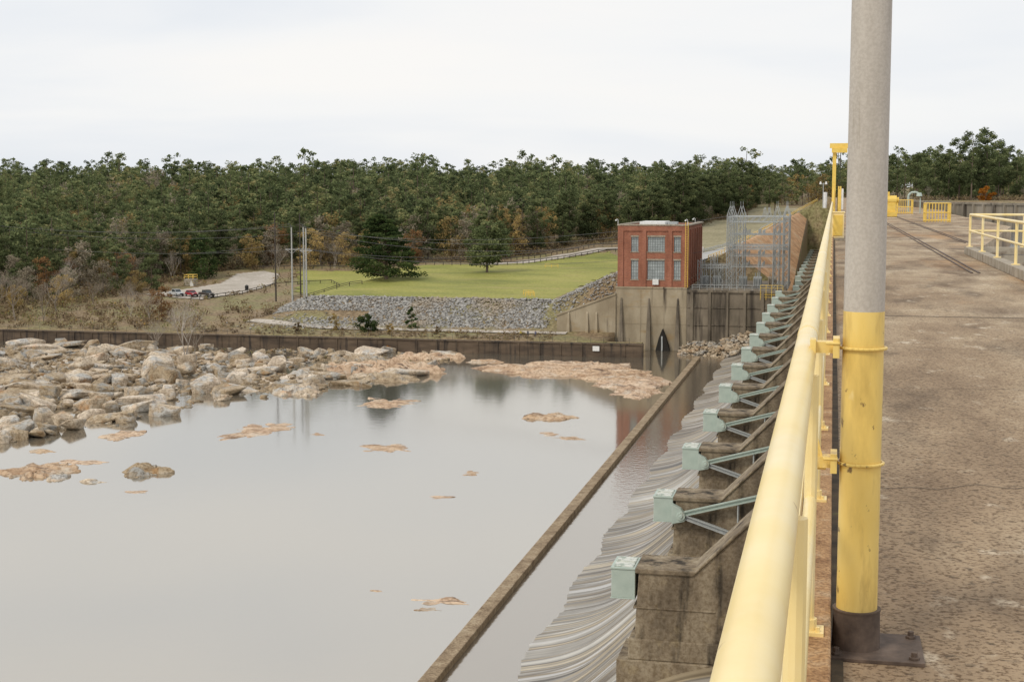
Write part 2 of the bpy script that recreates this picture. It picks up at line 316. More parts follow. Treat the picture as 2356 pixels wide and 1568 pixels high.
scatter('rubble',pts,sz,rockM,.7,.3,kind='stuff',label='loose tan river rubble between boulders')
BH=[];BF=[]
for i in range(9):
    bm=hull(i*3+1,n=13+i,sy=.75,sz=.6,bev=.03);me=bpy.data.meshes.new('boulder');bm.to_mesh(me);bm.free();me.materials.append(rockM);BH.append(me)
for i in range(6):
    bm=hull(i*5+2,n=16+i,sy=.62,sz=.22,bev=.018);me=bpy.data.meshes.new('boulder');bm.to_mesh(me);bm.free();me.materials.append(rockM);BF.append(me)
def boulder(x,y,z,s,a=None,fl=1,lab='angular tan boulder lying in the rocky riverbed',L_=None,tl=.35):
    o=bpy.data.objects.new('boulder',rnd.choice(L_ or BH));COL.objects.link(o);o.location=(x,y,z)
    o.rotation_euler=(rnd.uniform(-tl,tl),rnd.uniform(-tl,tl),rnd.uniform(0,6.28) if a is None else a);o.scale=(s,s,s*fl*rnd.uniform(.7,1.25))
    tag(o,lab,'rock','boulders in the rocky riverbed')
big=[(-118,226,7),(-125,250,9.5),(-112,215,6),(-116,207,5.5),(-106,212,5),(-120,213,5.5),(-128,232,6),(-112,240,7),(-104,230,4.5),(-123,204,5.5),(-113,196,4.8),(-120,192,5),(-129,212,6.5),(-109,205,4.6),(-110,270,7),(-120,275,7),(-132,262,8),(-140,290,6),(-134,224,6),(-117,187,4),(-124,196,5),(-137,240,7),(-145,255,7),(-150,270,7),(-126,262,6),(-131,246,5.5),(-117,236,5),(-123,222,6),(-114,229,6.5)]
for x,y,s in big:boulder(x,y,max(-36.4,H(x,y))+s*.16,s,fl=1.0,lab='large angular pale boulder at the pool edge')
c=0
while c<85:
    y=rnd.uniform(200,308);x=rnd.uniform(-.645*y-3,-80)
    if not inside(x,y,SH):continue
    s=rnd.uniform(5,12);boulder(x,y,max(-36.2,H(x,y))+s*.05,s,lab='broad flat pale slab lying among river boulders',L_=BF,tl=.16,a=rnd.gauss(0,.5));c+=1
c=0
while c<160:
    y=rnd.uniform(180,309);x=rnd.uniform(-.645*y-3,-80)
    if not inside(x,y,SH) or ((H(x,y)<-36.3 or x>-105) and rnd.random()<.65):continue
    s=rnd.uniform(1.8,5) ;boulder(x,y,max(-36.4,H(x,y))+s*.16,s);c+=1
def slab(x,y,wx,wy,h,seed,mat,a=0,lab=''):
    n=80;V=[];F=[];rings=22
    for j in range(rings+1):
        t=j/rings
        for i in range(n):
            th=2*math.pi*i/n;k=1+.6*noise.noise(Vector((math.cos(th)*1.2,math.sin(th)*1.2,seed)))+.38*noise.noise(Vector((math.cos(th)*3,math.sin(th)*3,seed+9)))+.16*noise.noise(Vector((math.cos(th)*9,math.sin(th)*9,seed+19)))
            px=math.cos(th)*t*k*wx/2;py=math.sin(th)*t*k*wy/2
            st=noise.noise(Vector((px*.5/max(1,wx*.09),py*1.3/max(1,wy*.09),seed)))
            st2=noise.noise(Vector((px*.35,py*.8,seed+4)))
            z=h*((1-t**3)*.6+.6*st+.4*round(st2*4)/4)-h*.2
            if j==rings:z=-1.2
            V.append((px,py,z))
    for j in range(rings):
        for i in range(n):F.append((j*n+i,j*n+(i+1)%n,(j+1)*n+(i+1)%n,(j+1)*n+i))
    o=npmesh('river_rock',V,F,[mat],smooth=True,label=lab,cat='rock',group='flat rocks rising from the pool');o.data.set_sharp_from_angle(angle=R(22));o.location=(x,y,-36);o.rotation_euler=(0,0,a)
for i,(x,y,wx,wy,h,t) in enumerate([(-100,165,10,11,1.0,1),(-95.8,161.2,2.8,4,.8,0),(-86.6,167.6,6.4,7,1.3,0),(-90,160,3.4,1.6,.5,0),(-107.8,178,3.5,3.4,.35,1),(-98.2,172,6.5,3,.3,1),(-103,193,5,9,.5,1),(-84.7,201.4,8.5,15,.4,1),(-107,241,5,6,1.5,0),(-94.7,243.6,10,11,1.9,0),(-89,276,28,11,3.0,1),(-84,263,12,9,1.8,0),(-96,288,14,9,2.4,0),(-87,300,16,8,1.8,1),(-100,262,12,8,1.8,0),(-75,233,9,11,.5,1),(-61,191,8,7,.3,1),(-44.5,224,8,8,.8,1),(-53,284,36,26,1.4,1),(-37,266,12,18,.9,1),(-42,277,20,20,1.3,1),(-34,254,8.5,11,.9,1),(-45,176,2.6,3,.15,1),(-45,161,3,2,.16,1),(-33,119,5.2,2.2,.4,1),(-33.8,116.5,2.6,.9,.2,1),(-82,156,3,1.6,.15,1),(-75,200,2.2,2.4,.14,1),(-72,296,8,6,.8,1),(-68,281,3,4,.4,1),(-41,208,3,4,.2,1),(-38,205,5,3,.2,1),(-40,121,1.8,.8,.1,1)]):
    slab(x,y,wx,wy,h,i*3.7+1,flatRock if t else rockM,rnd.uniform(-.15,.15),'low flat orange rock breaking the pool surface' if t else 'grey layered rock standing in the pool')
m=MB();m.add([(-900,-300,-36),(-28.6,-300,-36),(-28.6,312,-36),(-900,312,-36)],[(0,1,2,3)]);m.obj('pool_water',poolM,kind='structure',label='still grey river pool')
m=MB();m.add([(-48,-60,-36.03),(-12,-60,-36.03),(-12,331,-36.03),(-48,331,-36.03)],[(0,1,2,3)]);m.obj('basin_water',basinM,kind='structure',label='rippling shallow water at spillway toe')
m=MB();m.add([(3.4,-600,-3),(3000,-600,-3),(3000,470,-3),(3.4,470,-3)],[(0,1,2,3)]);m.obj('lake_water',lakeM,kind='structure',label='pale lake water behind the dam')
m=MB();m.box(-28.95,-27.7,-40,312,-38,-35.45);m.obj('sill_wall',sillM,bev=.08,label='long narrow concrete sill wall in the pool',cat='wall')
# ---------------------------------------------------------------- spillway
SP=19.8
ogM,t,N,L,B=nt('wet_spillway_face')
g=N.new('ShaderNodeNewGeometry');co=g.outputs['Position']
r=ramp(N,[(.28,(.09,.078,.065)),(.35,(.2,.18,.155)),(.41,(.42,.40,.36)),(.45,(.15,.12,.09)),(.49,(.46,.385,.265)),(.53,(.24,.215,.185)),(.57,(.48,.465,.43)),(.61,(.13,.11,.09)),(.66,(.48,.41,.29)),(.74,(.3,.28,.26))]);L.new(noi(N,L,co,.34,(.015,1.1,.015),2.2,.5,.0),r.inputs[0])
r4=ramp(N,[(.38,(.62,.6,.57)),(.62,(1.2,1.2,1.17))]);L.new(noi(N,L,co,2.2,(.012,1.0,.012),2,.5),r4.inputs[0])
r2=ramp(N,[(.62,(0,0,0)),(.67,(.75,.75,.75))]);L.new(noi(N,L,co,.8,(.04,1.3,.04),2,.5,.05),r2.inputs[0])
r3=ramp(N,[(.35,(.65,.63,.6)),(.62,(1.1,1.1,1.1))]);L.new(noi(N,L,co,.12,(1,1,1),3),r3.inputs[0])
x=N.new('ShaderNodeMix');x.data_type='RGBA';x.blend_type='MULTIPLY';x.inputs[0].default_value=1;L.new(r.outputs[0],x.inputs[6]);L.new(r3.outputs[0],x.inputs[7])
x3=N.new('ShaderNodeMix');x3.data_type='RGBA';x3.blend_type='MULTIPLY';x3.inputs[0].default_value=1;L.new(x.outputs[2],x3.inputs[6]);L.new(r4.outputs[0],x3.inputs[7])
x2=N.new('ShaderNodeMix');x2.data_type='RGBA';L.new(r2.outputs[0],x2.inputs[0]);L.new(x3.outputs[2],x2.inputs[6]);x2.inputs[7].default_value=(.58,.57,.55,1)
L.new(x2.outputs[2],B.inputs['Base Color']);B.inputs['Roughness'].default_value=.38
prof=[(1,-25.8),(-2,-26),(-5,-26.4),(-8,-27.1),(-10.8,-28.4),(-13,-30.6),(-15,-32.8),(-17,-34.5),(-19,-35.4),(-21.8,-36.0),(-24,-36.4),(-27.6,-36.9)]
fp=[]
for (a,b),(c,d) in zip(prof,prof[1:]):
    for i in range(4):fp.append((a+(c-a)*i/4,b+(d-b)*i/4))
fp.append(prof[-1])
for _ in range(5):fp=[fp[0]]+[((fp[i-1][0]+fp[i][0]*2+fp[i+1][0])/4,(fp[i-1][1]+fp[i][1]*2+fp[i+1][1])/4) for i in range(1,len(fp)-1)]+[fp[-1]]
V=[];F=[];Y=fr(20,330,.5);n=len(fp)
for y in Y:
    ph_=((y-79.3)%SP)/SP
    st=((y*.42+1.3*noise.noise(Vector((0,y*.13,2))))%1.0)
    for a,b in fp:
        k=1-.85*max(0,min(1,(-15-a)/6));k2=max(0,min(1,(-10-a)/8))
        V.append((a-.9*k2*math.sin(ph_*math.pi),y,b+k*(.32*(st**2-.3)+.2*noise.noise(Vector((a*.02,y*.25,0))))))
for j in range(len(Y)-1):
    for i in range(n-1):F.append((j*n+i,j*n+i+1,(j+1)*n+i+1,(j+1)*n+i))
npmesh('spillway',V,F,[ogM],smooth=True,label='wet striped concrete spillway face below the gates',cat='spillway')
m=MB();m.box(.2,3.5,-10,575,-60,-2.62);m.obj('dam_wall',pierM,label='massive concrete gravity dam body under deck',cat='dam')
m=MB();m.prism([(.19,-24.6),(-6,-25.5),(-9.3,-26.8),(-9.3,-60),(.19,-60)],331,572);m.obj('dam_wall',pierM,label='dark concrete dam body beside powerhouse',cat='dam')
pm=MB();
pm.prism([(-10.4,-21.5),(-7.3,-21.5),(-.5,-14.7),(-.5,-2.7),(.15,-2.7),(.15,-31),(-11.5,-31),(-11.2,-28.3),(-10.75,-28.1),(-10.55,-24)],0,3.2)
pm.prism([(-10.6,-21.3),(-7.2,-21.3),(-.45,-14.45),(-.45,-14.75),(-7.3,-21.58),(-10.6,-21.58)],-.12,3.32)
pm.box(-11.6,-5,-.45,3.65,-31,-26.6);pm.box(-10.95,-5,-.25,3.45,-26.59,-25.4)
pm.box(-10.72,-6,-.05,3.25,-23.66,-23.54)
pier0=pm.obj('spillway_pier',pierM,bev=.05,label='stained concrete spillway pier with sloping upstream shoulder',cat='pier',group='spillway piers along the dam')
gr=root('tainter_gate',(0,0,0),'pale green spillway gate mechanism on concrete pier','dam gate','spillway gates along the dam')
def boxparts(gr):
    m=MB();m.box(-12.0,-10.62,.1,2.6,-23.1,-21.45);m.box(-12.05,-10.61,.05,2.65,-21.45,-21.33);m.box(-12.05,-10.61,.05,2.65,-23.17,-23.1)
    m.obj('counterweight_box',greenM,gr,bev=.03)
    m=MB();m.box(-11.88,-10.75,.25,2.45,-21.33,-21.28);m.box(-11.85,-10.78,1.2,1.3,-21.28,-21.2);m.obj('box_lid',flakeM,gr)
def ibeam(m,p,q,h,w):
    p=Vector(p);q=Vector(q);d=(q-p).normalized();up=Vector((0,1,0)).cross(d)*-1
    if up.z<0:up=-up
    for o,t in((h/2,.04),(-h/2,.04)):
        a=p+up*o;b=q+up*o;vs=[]
        for c in(a,b):
            for sy in(-w/2,w/2):
                for sz_ in(-t,t):vs.append(c+Vector((0,sy,0))+up*sz_)
        m.add(vs,[(0,1,3,2),(4,6,7,5),(0,4,5,1),(2,3,7,6),(0,2,6,4),(1,5,7,3)])
    vs=[]
    for c in(p,q):
        for sy in(-.03,.03):
            for o in(-h/2,h/2):vs.append(c+Vector((0,sy,0))+up*o)
    m.add(vs,[(0,1,3,2),(4,6,7,5),(0,4,5,1),(2,3,7,6),(0,2,6,4),(1,5,7,3)])
boxparts(gr)
m=MB();m.prism([(-10.61,-21.7),(-10.0,-22.0),(-9.65,-22.45),(-9.7,-22.9),(-10.61,-23.1)],-.75,-.14);m.cyl((-9.95,-.9,-22.5),(-9.95,-.1,-22.5),.3,12);m.cyl((-9.95,-1.0,-22.5),(-9.95,-.88,-22.5),.13,8);m.obj('trunnion_hinge',greenM,gr,bev=.03)
m=MB();ibeam(m,(-9.7,-.55,-22.35),(-2.2,-.55,-20.3),.26,.3);m.obj('gate_arm',greenM,gr)
m=MB();ibeam(m,(-9.7,-.55,-22.6),(-3.0,-.55,-24.8),.26,.3)
m.beam((-6,-.55,-21.4),(-6,-.55,-23.8),.1);m.beam((-6,-.55,-23.7),(-3,-.55,-20.6),.09);m.obj('gate_arm',steelM,gr)
m=MB();pr=[]
for i in range(9):
    a=-.42+.95*i/8;pr.append((-9.95+8.6*math.cos(a),-22.6+8.6*math.sin(a)))
m.prism(pr+[(a+.25,b) for a,b in pr[::-1]],-SP+3.7,-.13)
for k in(1,3,5,7):
    m.box(pr[k][0]-.5,pr[k][0]+.02,-SP+3.8,-.3,pr[k][1]-.12,pr[k][1]+.12)
m.obj('skin_plate',darkSt,gr)
g0=root('counterweight',(0,79.3,0),'pale green weathered steel box on the end of concrete pier','dam gate','spillway gates along the dam');boxparts(g0)
for n in range(0,25):
    y=79.3+SP*n
    dx=0 if y<322 else 2.4+ (n-12)*.1
    if 322<y<368:dx=3.2
    if n==0:pier0.location=(dx,y,0)
    else:
        o=pier0.copy();COL.objects.link(o);o.location=(dx,y,0)
        if n==1:gr.location=(dx,y,0)
        else:inst(gr,(dx,y,0))
# ---------------------------------------------------------------- deck
DK=[(-.25,-5),(9,-5),(9,24),(3.75,24),(3.75,41),(8.8,76),(9.6,130),(11,150),(8,260),(7,575),(-.25,575)]
m=MB();m.prism(DK,-2.6,-1.65,'z');m.obj('deck',deckM,kind='structure',label='weathered brown concrete dam deck')
jointM=flat('dark_joint',(.05,.04,.032),.9);strM=M('grey_concrete',[(.3,(.28,.24,.18)),(.7,(.45,.4,.32))],2,bump=.3,bd=.02,stain=[(3,(1,1,1),(.14,.1,.07),.5,.7)])
for yy in(19.9,40.2,60,80.4,101,121):
    m=MB();pts_=[(.1+i*.25,yy+.03*noise.noise(Vector((i*.7,yy,0)))) for i in range(int((3.5 if yy<50 else 6.4)/.25))]
    V=[(a,b-.022,-1.643) for a,b in pts_]+[(a,b+.022,-1.643) for a,b in pts_];k=len(pts_);m.add(V,[(i,i+1,k+i+1,k+i) for i in range(k-1)]);m.obj('expansion_joint',jointM,kind='structure',label='dark deck expansion joint')
for (a,b),(c,d) in (((.1,8.1),(3.0,8.9)),((.9,12.5),(3.6,13.0)),((.4,16),(2.2,15.6)),((.3,28),(3.2,27.6))):
    m=MB();k=40;pp_=[(a+(c-a)*i/k,b+(d-b)*i/k+.12*noise.noise(Vector((i*.35,b,3)))) for i in range(k+1)]
    m.add([(p,q-.004,-1.646) for p,q in pp_]+[(p,q+.005,-1.646) for p,q in pp_],[(i,i+1,k+2+i,k+1+i) for i in range(k)]);m.obj('crack',jointM,kind='structure',label='thin crack in deck concrete')
gutM=M('mossy_gutter',[(.35,(.05,.042,.03)),(.6,(.12,.09,.055)),(.75,(.16,.15,.06))],6,rough=.9,bump=.3,bd=.01)
m=MB();m.box(.028,.07,-4,300,-1.65,-1.644);m.obj('gutter_strip',gutM,kind='structure',label='dark mossy gutter along kerb')
m=MB();m.box(-.24,.025,-4,560,-1.645,-1.5);m.obj('kerb',kerbM,bev=.01,kind='structure',label='rust stained concrete kerb under railing')
m=MB();m.box(3.55,3.8,24,41.1,-1.645,-1.45);m.box(3.8,8,40.85,41.1,-1.645,-1.45);m.box(3.8,8,40.8,41.2,-2.6,-1.66);m.obj('kerb',strM,bev=.01,kind='structure',label='dark concrete kerb around deck opening')
for xx,y0,y1 in((2.85,31,118),(3.0,31,118),(4.35,50,118),(4.5,50,118)):
    m=MB();m.box(xx-.022,xx+.022,y0,y1,-1.645,-1.63);m.obj('crane_rail',rustM,kind='structure',label='rusty steel crane rail set in deck')
rr=root('railing',(-.09,0,-1.5),'pale yellow pipe railing along the dam deck edge','railing')
def ch(m,name,mat,**k):return m.obj(name,mat,rr,smooth=True,**k)
m=MB()
for a in range(-2,560,8):m.cyl((0,a,.92),(0,a+8,.92),.041,24,cap=False)
for a in range(6,60,8):m.cyl((0,a-.07,.92),(0,a+.07,.92),.0425,24)
ch(m,'top_rail',yelM)
m=MB();m.cyl((.035,-2,.46),(.035,558,.46),.021,12);ch(m,'mid_rail',yelM)
for i in range(60):
    y=2.7+2.18*i if i<40 else 89.9+(i-39)*8
    if i==39:y=89.9-.1
    m=MB();m.cyl((.035,y,.0),(.035,y,.89),.022,10);m.cyl((.035,y,0),(.035,y,.05),.032,10);m.box(-.02,.09,y-.05,y+.05,0,.012)
    m.cyl((.015,y-.03,.012),(.015,y-.03,.028),.008,6);m.cyl((.07,y-.03,.012),(.07,y-.03,.028),.008,6);m.obj('post',yelM,rr)
m=MB();m.box(-.03,-.024,-2,200,.0,.1);m.obj('toe_board',yelM,rr)
pr_=root('light_pole',(.115,5.2,-1.65),'grey lamp post with yellow painted lower section on dark base','pole')
m=MB();m.cyl((0,0,1.235),(.0,0,7.5),.0715,32,.057);m.obj('upper_shaft',poleG,pr_,smooth=True)
m=MB();m.cyl((0,0,.0),(0,0,1.236),.073,32,.0722);m.obj('lower_shaft',poleY,pr_,smooth=True)
m=MB();m.cyl((0,0,.012),(0,0,.15),.086,28,.083);m.cyl((0,0,.15),(0,0,.156),.086,28);m.obj('base_collar',rustM,pr_,smooth=True)
m=MB();m.box(-.1,.235,-.16,.17,0,.014)
for a,b in((.2,-.12),(.2,.13),(-.07,-.12)):m.cyl((a,b,.014),(a,b,.04),.012,6);m.cyl((a,b,.014),(a,b,.024),.02,6)
m.obj('base_plate',rustM,pr_,bev=.002)
for zz in(.69,1.105):
    m=MB();P_=[( .080*math.cos(t),.080*math.sin(t),zz) for t in [2*math.pi*i/28 for i in range(29)]];m.tube(P_,.006,8)
    m.box(-.105,-.082,-.055,.055,zz-.035,zz+.035);m.box(-.17,-.105,-.03,.03,zz-.02,zz+.02);m.box(-.185,-.165,-.06,.02,zz-.03,zz+.03)
    m.cyl((-.13,-.055,zz+.018),(-.08,-.055,zz+.018),.006,6);m.cyl((-.13,.055,zz),(-.08,.055,zz),.006,6)
    if zz<1:m.add([(-.12,-.01,zz-.03),(-.16,-.01,zz+.12),(-.175,-.01,zz+.12),(-.175,-.01,zz-.03),(-.12,.01,zz-.03),(-.16,.01,zz+.12),(-.175,.01,zz+.12),(-.175,.01,zz-.03)],[(0,1,2,3),(7,6,5,4),(0,4,5,1),(1,5,6,2),(2,6,7,3),(3,7,4,0)])
    m.obj('clamp_bracket',poleY,pr_)
m=MB();m.cyl((0,0,7.5),(0,0,7.6),.09,16);m.cyl((0,0,7.55),(1.2,0,7.8),.03,8);m.box(1.1,1.7,-.15,.15,7.72,7.88);m.obj('lamp_head',steelM,pr_)
r2_=root('railing',(3.68,24,-1.45),'yellow pipe railing around the deck opening','railing')
for z in(.88,.44):
    m=MB();m.cyl((0,0,z),(0,17,z),.035 if z>.5 else .028,12);m.cyl((0,17,z),(4.2,17,z),.035 if z>.5 else .028,12);m.cyl((0,0,z),(4.2,0,z),.035,12);m.obj('top_rail' if z>.5 else 'mid_rail',yelM,r2_,smooth=True)
for p in [(0,i*17/5) for i in range(6)]+[(1.4,17),(2.8,17),(4.2,17)]:
    m=MB();m.cyl((p[0],p[1],0),(p[0],p[1],.88),.032,10);m.box(p[0]-.08,p[0]+.08,p[1]-.08,p[1]+.08,0,.02);m.obj('post',yelM,r2_)
def cage(x0,x1,y,d,h,lab):
    c=root('guard_cage',((x0+x1)/2,y,-1.65),lab,'railing');w=(x1-x0)/2
    m=MB()
    for z in(.1,h/2,h):
        m.tube([(-w,0,z),(w,0,z),(w,d,z),(-w,d,z),(-w,0,z)],.025,6)
    m.obj('rail',yelD,c)
    m=MB();k=9
    for i in range(k):
        xx=-w+2*w*i/(k-1);m.cyl((xx,0,0),(xx,0,h),.018,6);m.cyl((xx,d,0),(xx,d,h),.018,6)
    for i in range(1,5):
        for s in(-w,w):m.cyl((s,d*i/5,0),(s,d*i/5,h),.018,6)
    m.obj('bar',yelD,c)
cage(5.3,6.7,87,2.2,1.1,'yellow barred guard cage standing on deck')
cage(5.2,6.4,122,3,1.15,'yellow barred guard cage farther along deck')
h_=root('hoist_motor',(4.0,107,-1.65),'yellow hoist motor machine on deck beside gantry','machine')
m=MB();m.box(-.4,.5,-.6,.6,.0,.35);m.box(-.3,.4,-.4,.4,.35,1.0);m.obj('base',yelD,h_,bev=.03)
m=MB();m.cyl((-.35,-.1,1.2),(.45,-.1,1.2),.33,16);m.cyl((.3,-.1,1.2),(.6,-.1,1.2),.2,12);m.box(-.25,-.05,-.3,.1,1.4,1.8);m.obj('drum',yelD,h_)
h_=root('gantry_crane',(0,107,-1.65),'tall yellow gantry hoist frame over the deck','crane')
for xx in(0,2.5):
    m=MB();m.box(xx-.13,xx+.13,-.13,.13,0,4.95);m.box(xx-.3,xx+.3,-.9,.9,0,.25);m.beam((xx,-.8,.2),(xx,0,2.2),.12);m.beam((xx,.8,.2),(xx,0,2.2),.12);m.obj('leg',yelD,h_)
m=MB();m.box(-.35,2.9,-.16,.16,4.95,5.3);m.box(-.2,.9,-.3,.3,4.62,4.95);m.obj('crossbeam',yelD,h_)
m=MB();m.tube([(.28,.15,.0),(.28,.15,4.9)],.02);m.tube([(.42,.15,2.0),(.42,.15,4.9)],.02);m.obj('cable',blackM,h_)
h_=root('hoist_post',(.55,128,-1.65),'yellow and white hoist post box on deck','machine')
m=MB();m.box(-.22,.1,-.3,.3,0,2.3);m.obj('body',yelD,h_,bev=.03);m=MB();m.box(.1,.28,-.25,.25,.3,2.1);m.obj('panel',whiteM,h_)
h_=root('control_cabinet',(.16,52,-1.65),'yellow metal control cabinet against the railing','cabinet')
m=MB();m.box(-.2,.22,-.3,.3,.1,.98);m.box(-.23,.25,-.33,.33,.98,1.02);m.obj('body',yelM,h_,bev=.01);m=MB();m.box(-.15,.17,-.325,-.3,.18,.9);m.cyl((.12,-.34,.55),(.12,-.32,.55),.02,8);m.obj('door',yelD,h_)
m=MB();m.box(-.25,.28,-.35,.35,-.6,.1);m.obj('plinth',strM,h_)
h_=root('vent_pipe',(6.7,128,-1.65),'grey green gooseneck vent pipe on deck','pipe')
m=MB();m.tube([(-.4,0,0),(-.4,0,1.5),(-.2,0,1.75),(.2,0,1.8),(.5,0,1.65)],.09,10);m.cyl((.5,0,1.75),(.5,0,1.45),.18,12,.26);m.tube([(.6,0,0),(.6,0,1.3)],.05);m.obj('pipe',greenM,h_)
h_=root('lamp_post',(-1.9,270,-1.6),'small white twin headed lamp post on dam crest','street lamp')
m=MB();m.cyl((0,0,-1),(0,0,3.6),.07,8);m.cyl((-.5,0,3.4),(.5,0,3.4),.04,6);m.obj('post',steelM,h_)
for s in(-.5,.5):m=MB();m.cyl((s,0,3.35),(s,0,3.85),.22,10,.12);m.obj('lamp',whiteM,h_)
m=MB();m.cyl((.4,0,-1),(.4,0,1.9),.35,10);m.obj('drum',whiteM,h_)
PPs=[(24,112),(16.5,130),(11.2,150),(9.3,200),(8.3,262),(7.6,330)]
m=MB()
for (a,b),(c,d) in zip(PPs,PPs[1:]):
    A=Vector((a,b,0));C=Vector((c,d,0));dr=(C-A).normalized();nn=Vector((-dr.y,dr.x,0))
    if nn.x>0:nn=-nn
    def q(p,o,z):v=p+nn*o;return(v.x,v.y,z)
    for o0,o1,z0,z1 in((0,-.3,-3.6,-1.0),(.12,-.45,-1.0,-.82)):
        m.add([q(A,o0,z0),q(C,o0,z0),q(C,o1,z0),q(A,o1,z0),q(A,o0,z1),q(C,o0,z1),q(C,o1,z1),q(A,o1,z1)],[(0,3,2,1),(4,5,6,7),(0,1,5,4),(1,2,6,5),(2,3,7,6),(3,0,4,7)])
    L_=(C-A).length;k=int(L_/2.4)
    for i in range(k):
        p=A+dr*(L_*i/k);p2=p+dr*.3
        m.add([q(p,0,-3.6),q(p2,0,-3.6),q(p2,.22,-3.6),q(p,.22,-3.6),q(p,0,-1.0),q(p2,0,-1.0),q(p2,.22,-1.0),q(p,.22,-1.0)],[(0,3,2,1),(4,5,6,7),(0,1,5,4),(1,2,6,5),(2,3,7,6),(3,0,4,7)])
m.obj('parapet_wall',M('parapet_concrete',[(.3,(.16,.135,.1)),(.6,(.3,.26,.2)),(.8,(.42,.37,.3))],.5,(1,1,.3),bump=.2,stain=[(1.5,(1,1,.1),(.08,.065,.05),.54,.66)]),label='stained concrete parapet wall with vertical ribs beside the lake',cat='wall')
# ---------------------------------------------------------------- retaining wall & powerhouse
m=MB();m.box(-205,-40.4,WY,WY+1.4,-39,-33.35);m.box(-205,-40.4,WY-.2,WY+1.6,-33.35,-33.05)
for i in range(34):m.box(-203+i*4.8,-202.7+i*4.8,WY-.15,WY,-39,-33.35)
m.obj('retaining_wall',wallM,label='long dark stained concrete retaining wall behind the pool',cat='wall')
m=MB();m.box(-203,-49,WY+1.6,331,-39,-33.1);m.box(-49,-41,WY+1.6,WY+5,-39,-33.12);m.obj('terrace',groundM,kind='structure',label='dirt terrace behind the wall')
fn=MB()
for i in range(56):fn.cyl((-203+i*2.9,WY+.8,-33.05),(-203+i*2.9,WY+.8,-31.9),.035,4)
for z in(-31.9,-32.4):fn.cyl((-203,WY+.8,z),(-43.5,WY+.8,z),.02,4)
fn.obj('fence',darkSt,label='thin dark post and wire fence on retaining wall',cat='fence')
sg=root('sign',(-50.8,WY-.3,-34.2),'small white warning sign fixed to the dark wall','sign')
m=MB();m.box(-.75,.75,-.05,.05,-.55,.55);m.obj('board',whiteM,sg);m=MB();m.box(-.8,.8,.0,.04,-.6,-.55);m.box(-.8,.8,0,.04,.55,.6);m.obj('frame',woodM,sg)
ph=root('powerhouse',(-40.5,328,-21.4),'two storey red brick powerhouse with tall paned windows on concrete base','building')
WX=[(-45.5,-43.8),(-41.7,-37.7),(-35.6,-34.0)];ROWS=[(-13.3,-9.9),(-19.7,-15.3)]
ox,oy,oz=40.5,-328,21.4
def B2(m,x0,x1,y0,y1,z0,z1):m.box(x0+ox,x1+ox,y0+oy,y1+oy,z0+oz,z1+oz)
X0,X1,Y0,Y1,Zb,Zt=-48.6,-32.5,328,364,-21.4,-7.3
m=MB()
cols=[X0]+[v for w in WX for v in w]+[X1]
for i in range(0,len(cols),2):B2(m,cols[i],cols[i+1],Y0,Y0+.6,Zb,Zt)
for w in WX:
    B2(m,w[0],w[1],Y0,Y0+.6,Zb,ROWS[1][0]);B2(m,w[0],w[1],Y0,Y0+.6,ROWS[1][1],ROWS[0][0]);B2(m,w[0],w[1],Y0,Y0+.6,ROWS[0][1],Zt)
for xx in(X0,-42.9,-36.9,X1-1.3):B2(m,xx,xx+1.3 if xx in(X0,X1-1.3) else xx+.9,Y0-.25,Y0,Zb,Zt-1.2)
B2(m,X0,X1,Y0-.25,Y0,Zt-1.2,Zt)
B2(m,X0,X0+.6,Y0+.6,Y1,Zb,Zt);B2(m,X0+.6,X1-.6,Y1-.6,Y1,Zb,Zt)
SW=[(331+i*5.4,334.2+i*5.4) for i in range(6)]
e=[Y0+.6]+[v for w in SW for v in w]+[Y1]
for i in range(0,len(e),2):B2(m,X1-.6,X1,e[i],e[i+1],Zb,Zt)
for w in SW:B2(m,X1-.6,X1,w[0],w[1],Zb,-19.7);B2(m,X1-.6,X1,w[0],w[1],-9.3,Zt)
for i in range(7):B2(m,X1,X1+.35,Y0+.4+i*5.4,Y0+1.8+i*5.4,Zb,Zt-.9)
m.obj('wall',brickM,ph)
m=MB();B2(m,X0-.15,X1+.2,Y0-.4,Y0+.75,Zt,Zt+.3);B2(m,X1-.7,X1+.45,Y0+.75,Y1,Zt,Zt+.3);B2(m,X0-.15,X0+.7,Y0+.75,Y1,Zt,Zt+.3);m.obj('coping',strM,ph)
rf=MB();B2(rf,X0+.6,X1-.6,Y0+.6,Y1-.6,Zt-.6,Zt-.4);rf=rf.obj('roof',grayRd,ph)
m=MB();B2(m,-44.5,-38.5,335,345,Zt-.4,Zt+.8);m.obj('skylight',whiteM,rf,bev=.05);m=MB();B2(m,-38,-36,338,341,Zt-.4,Zt+.7);m.obj('vent',steelM,rf)
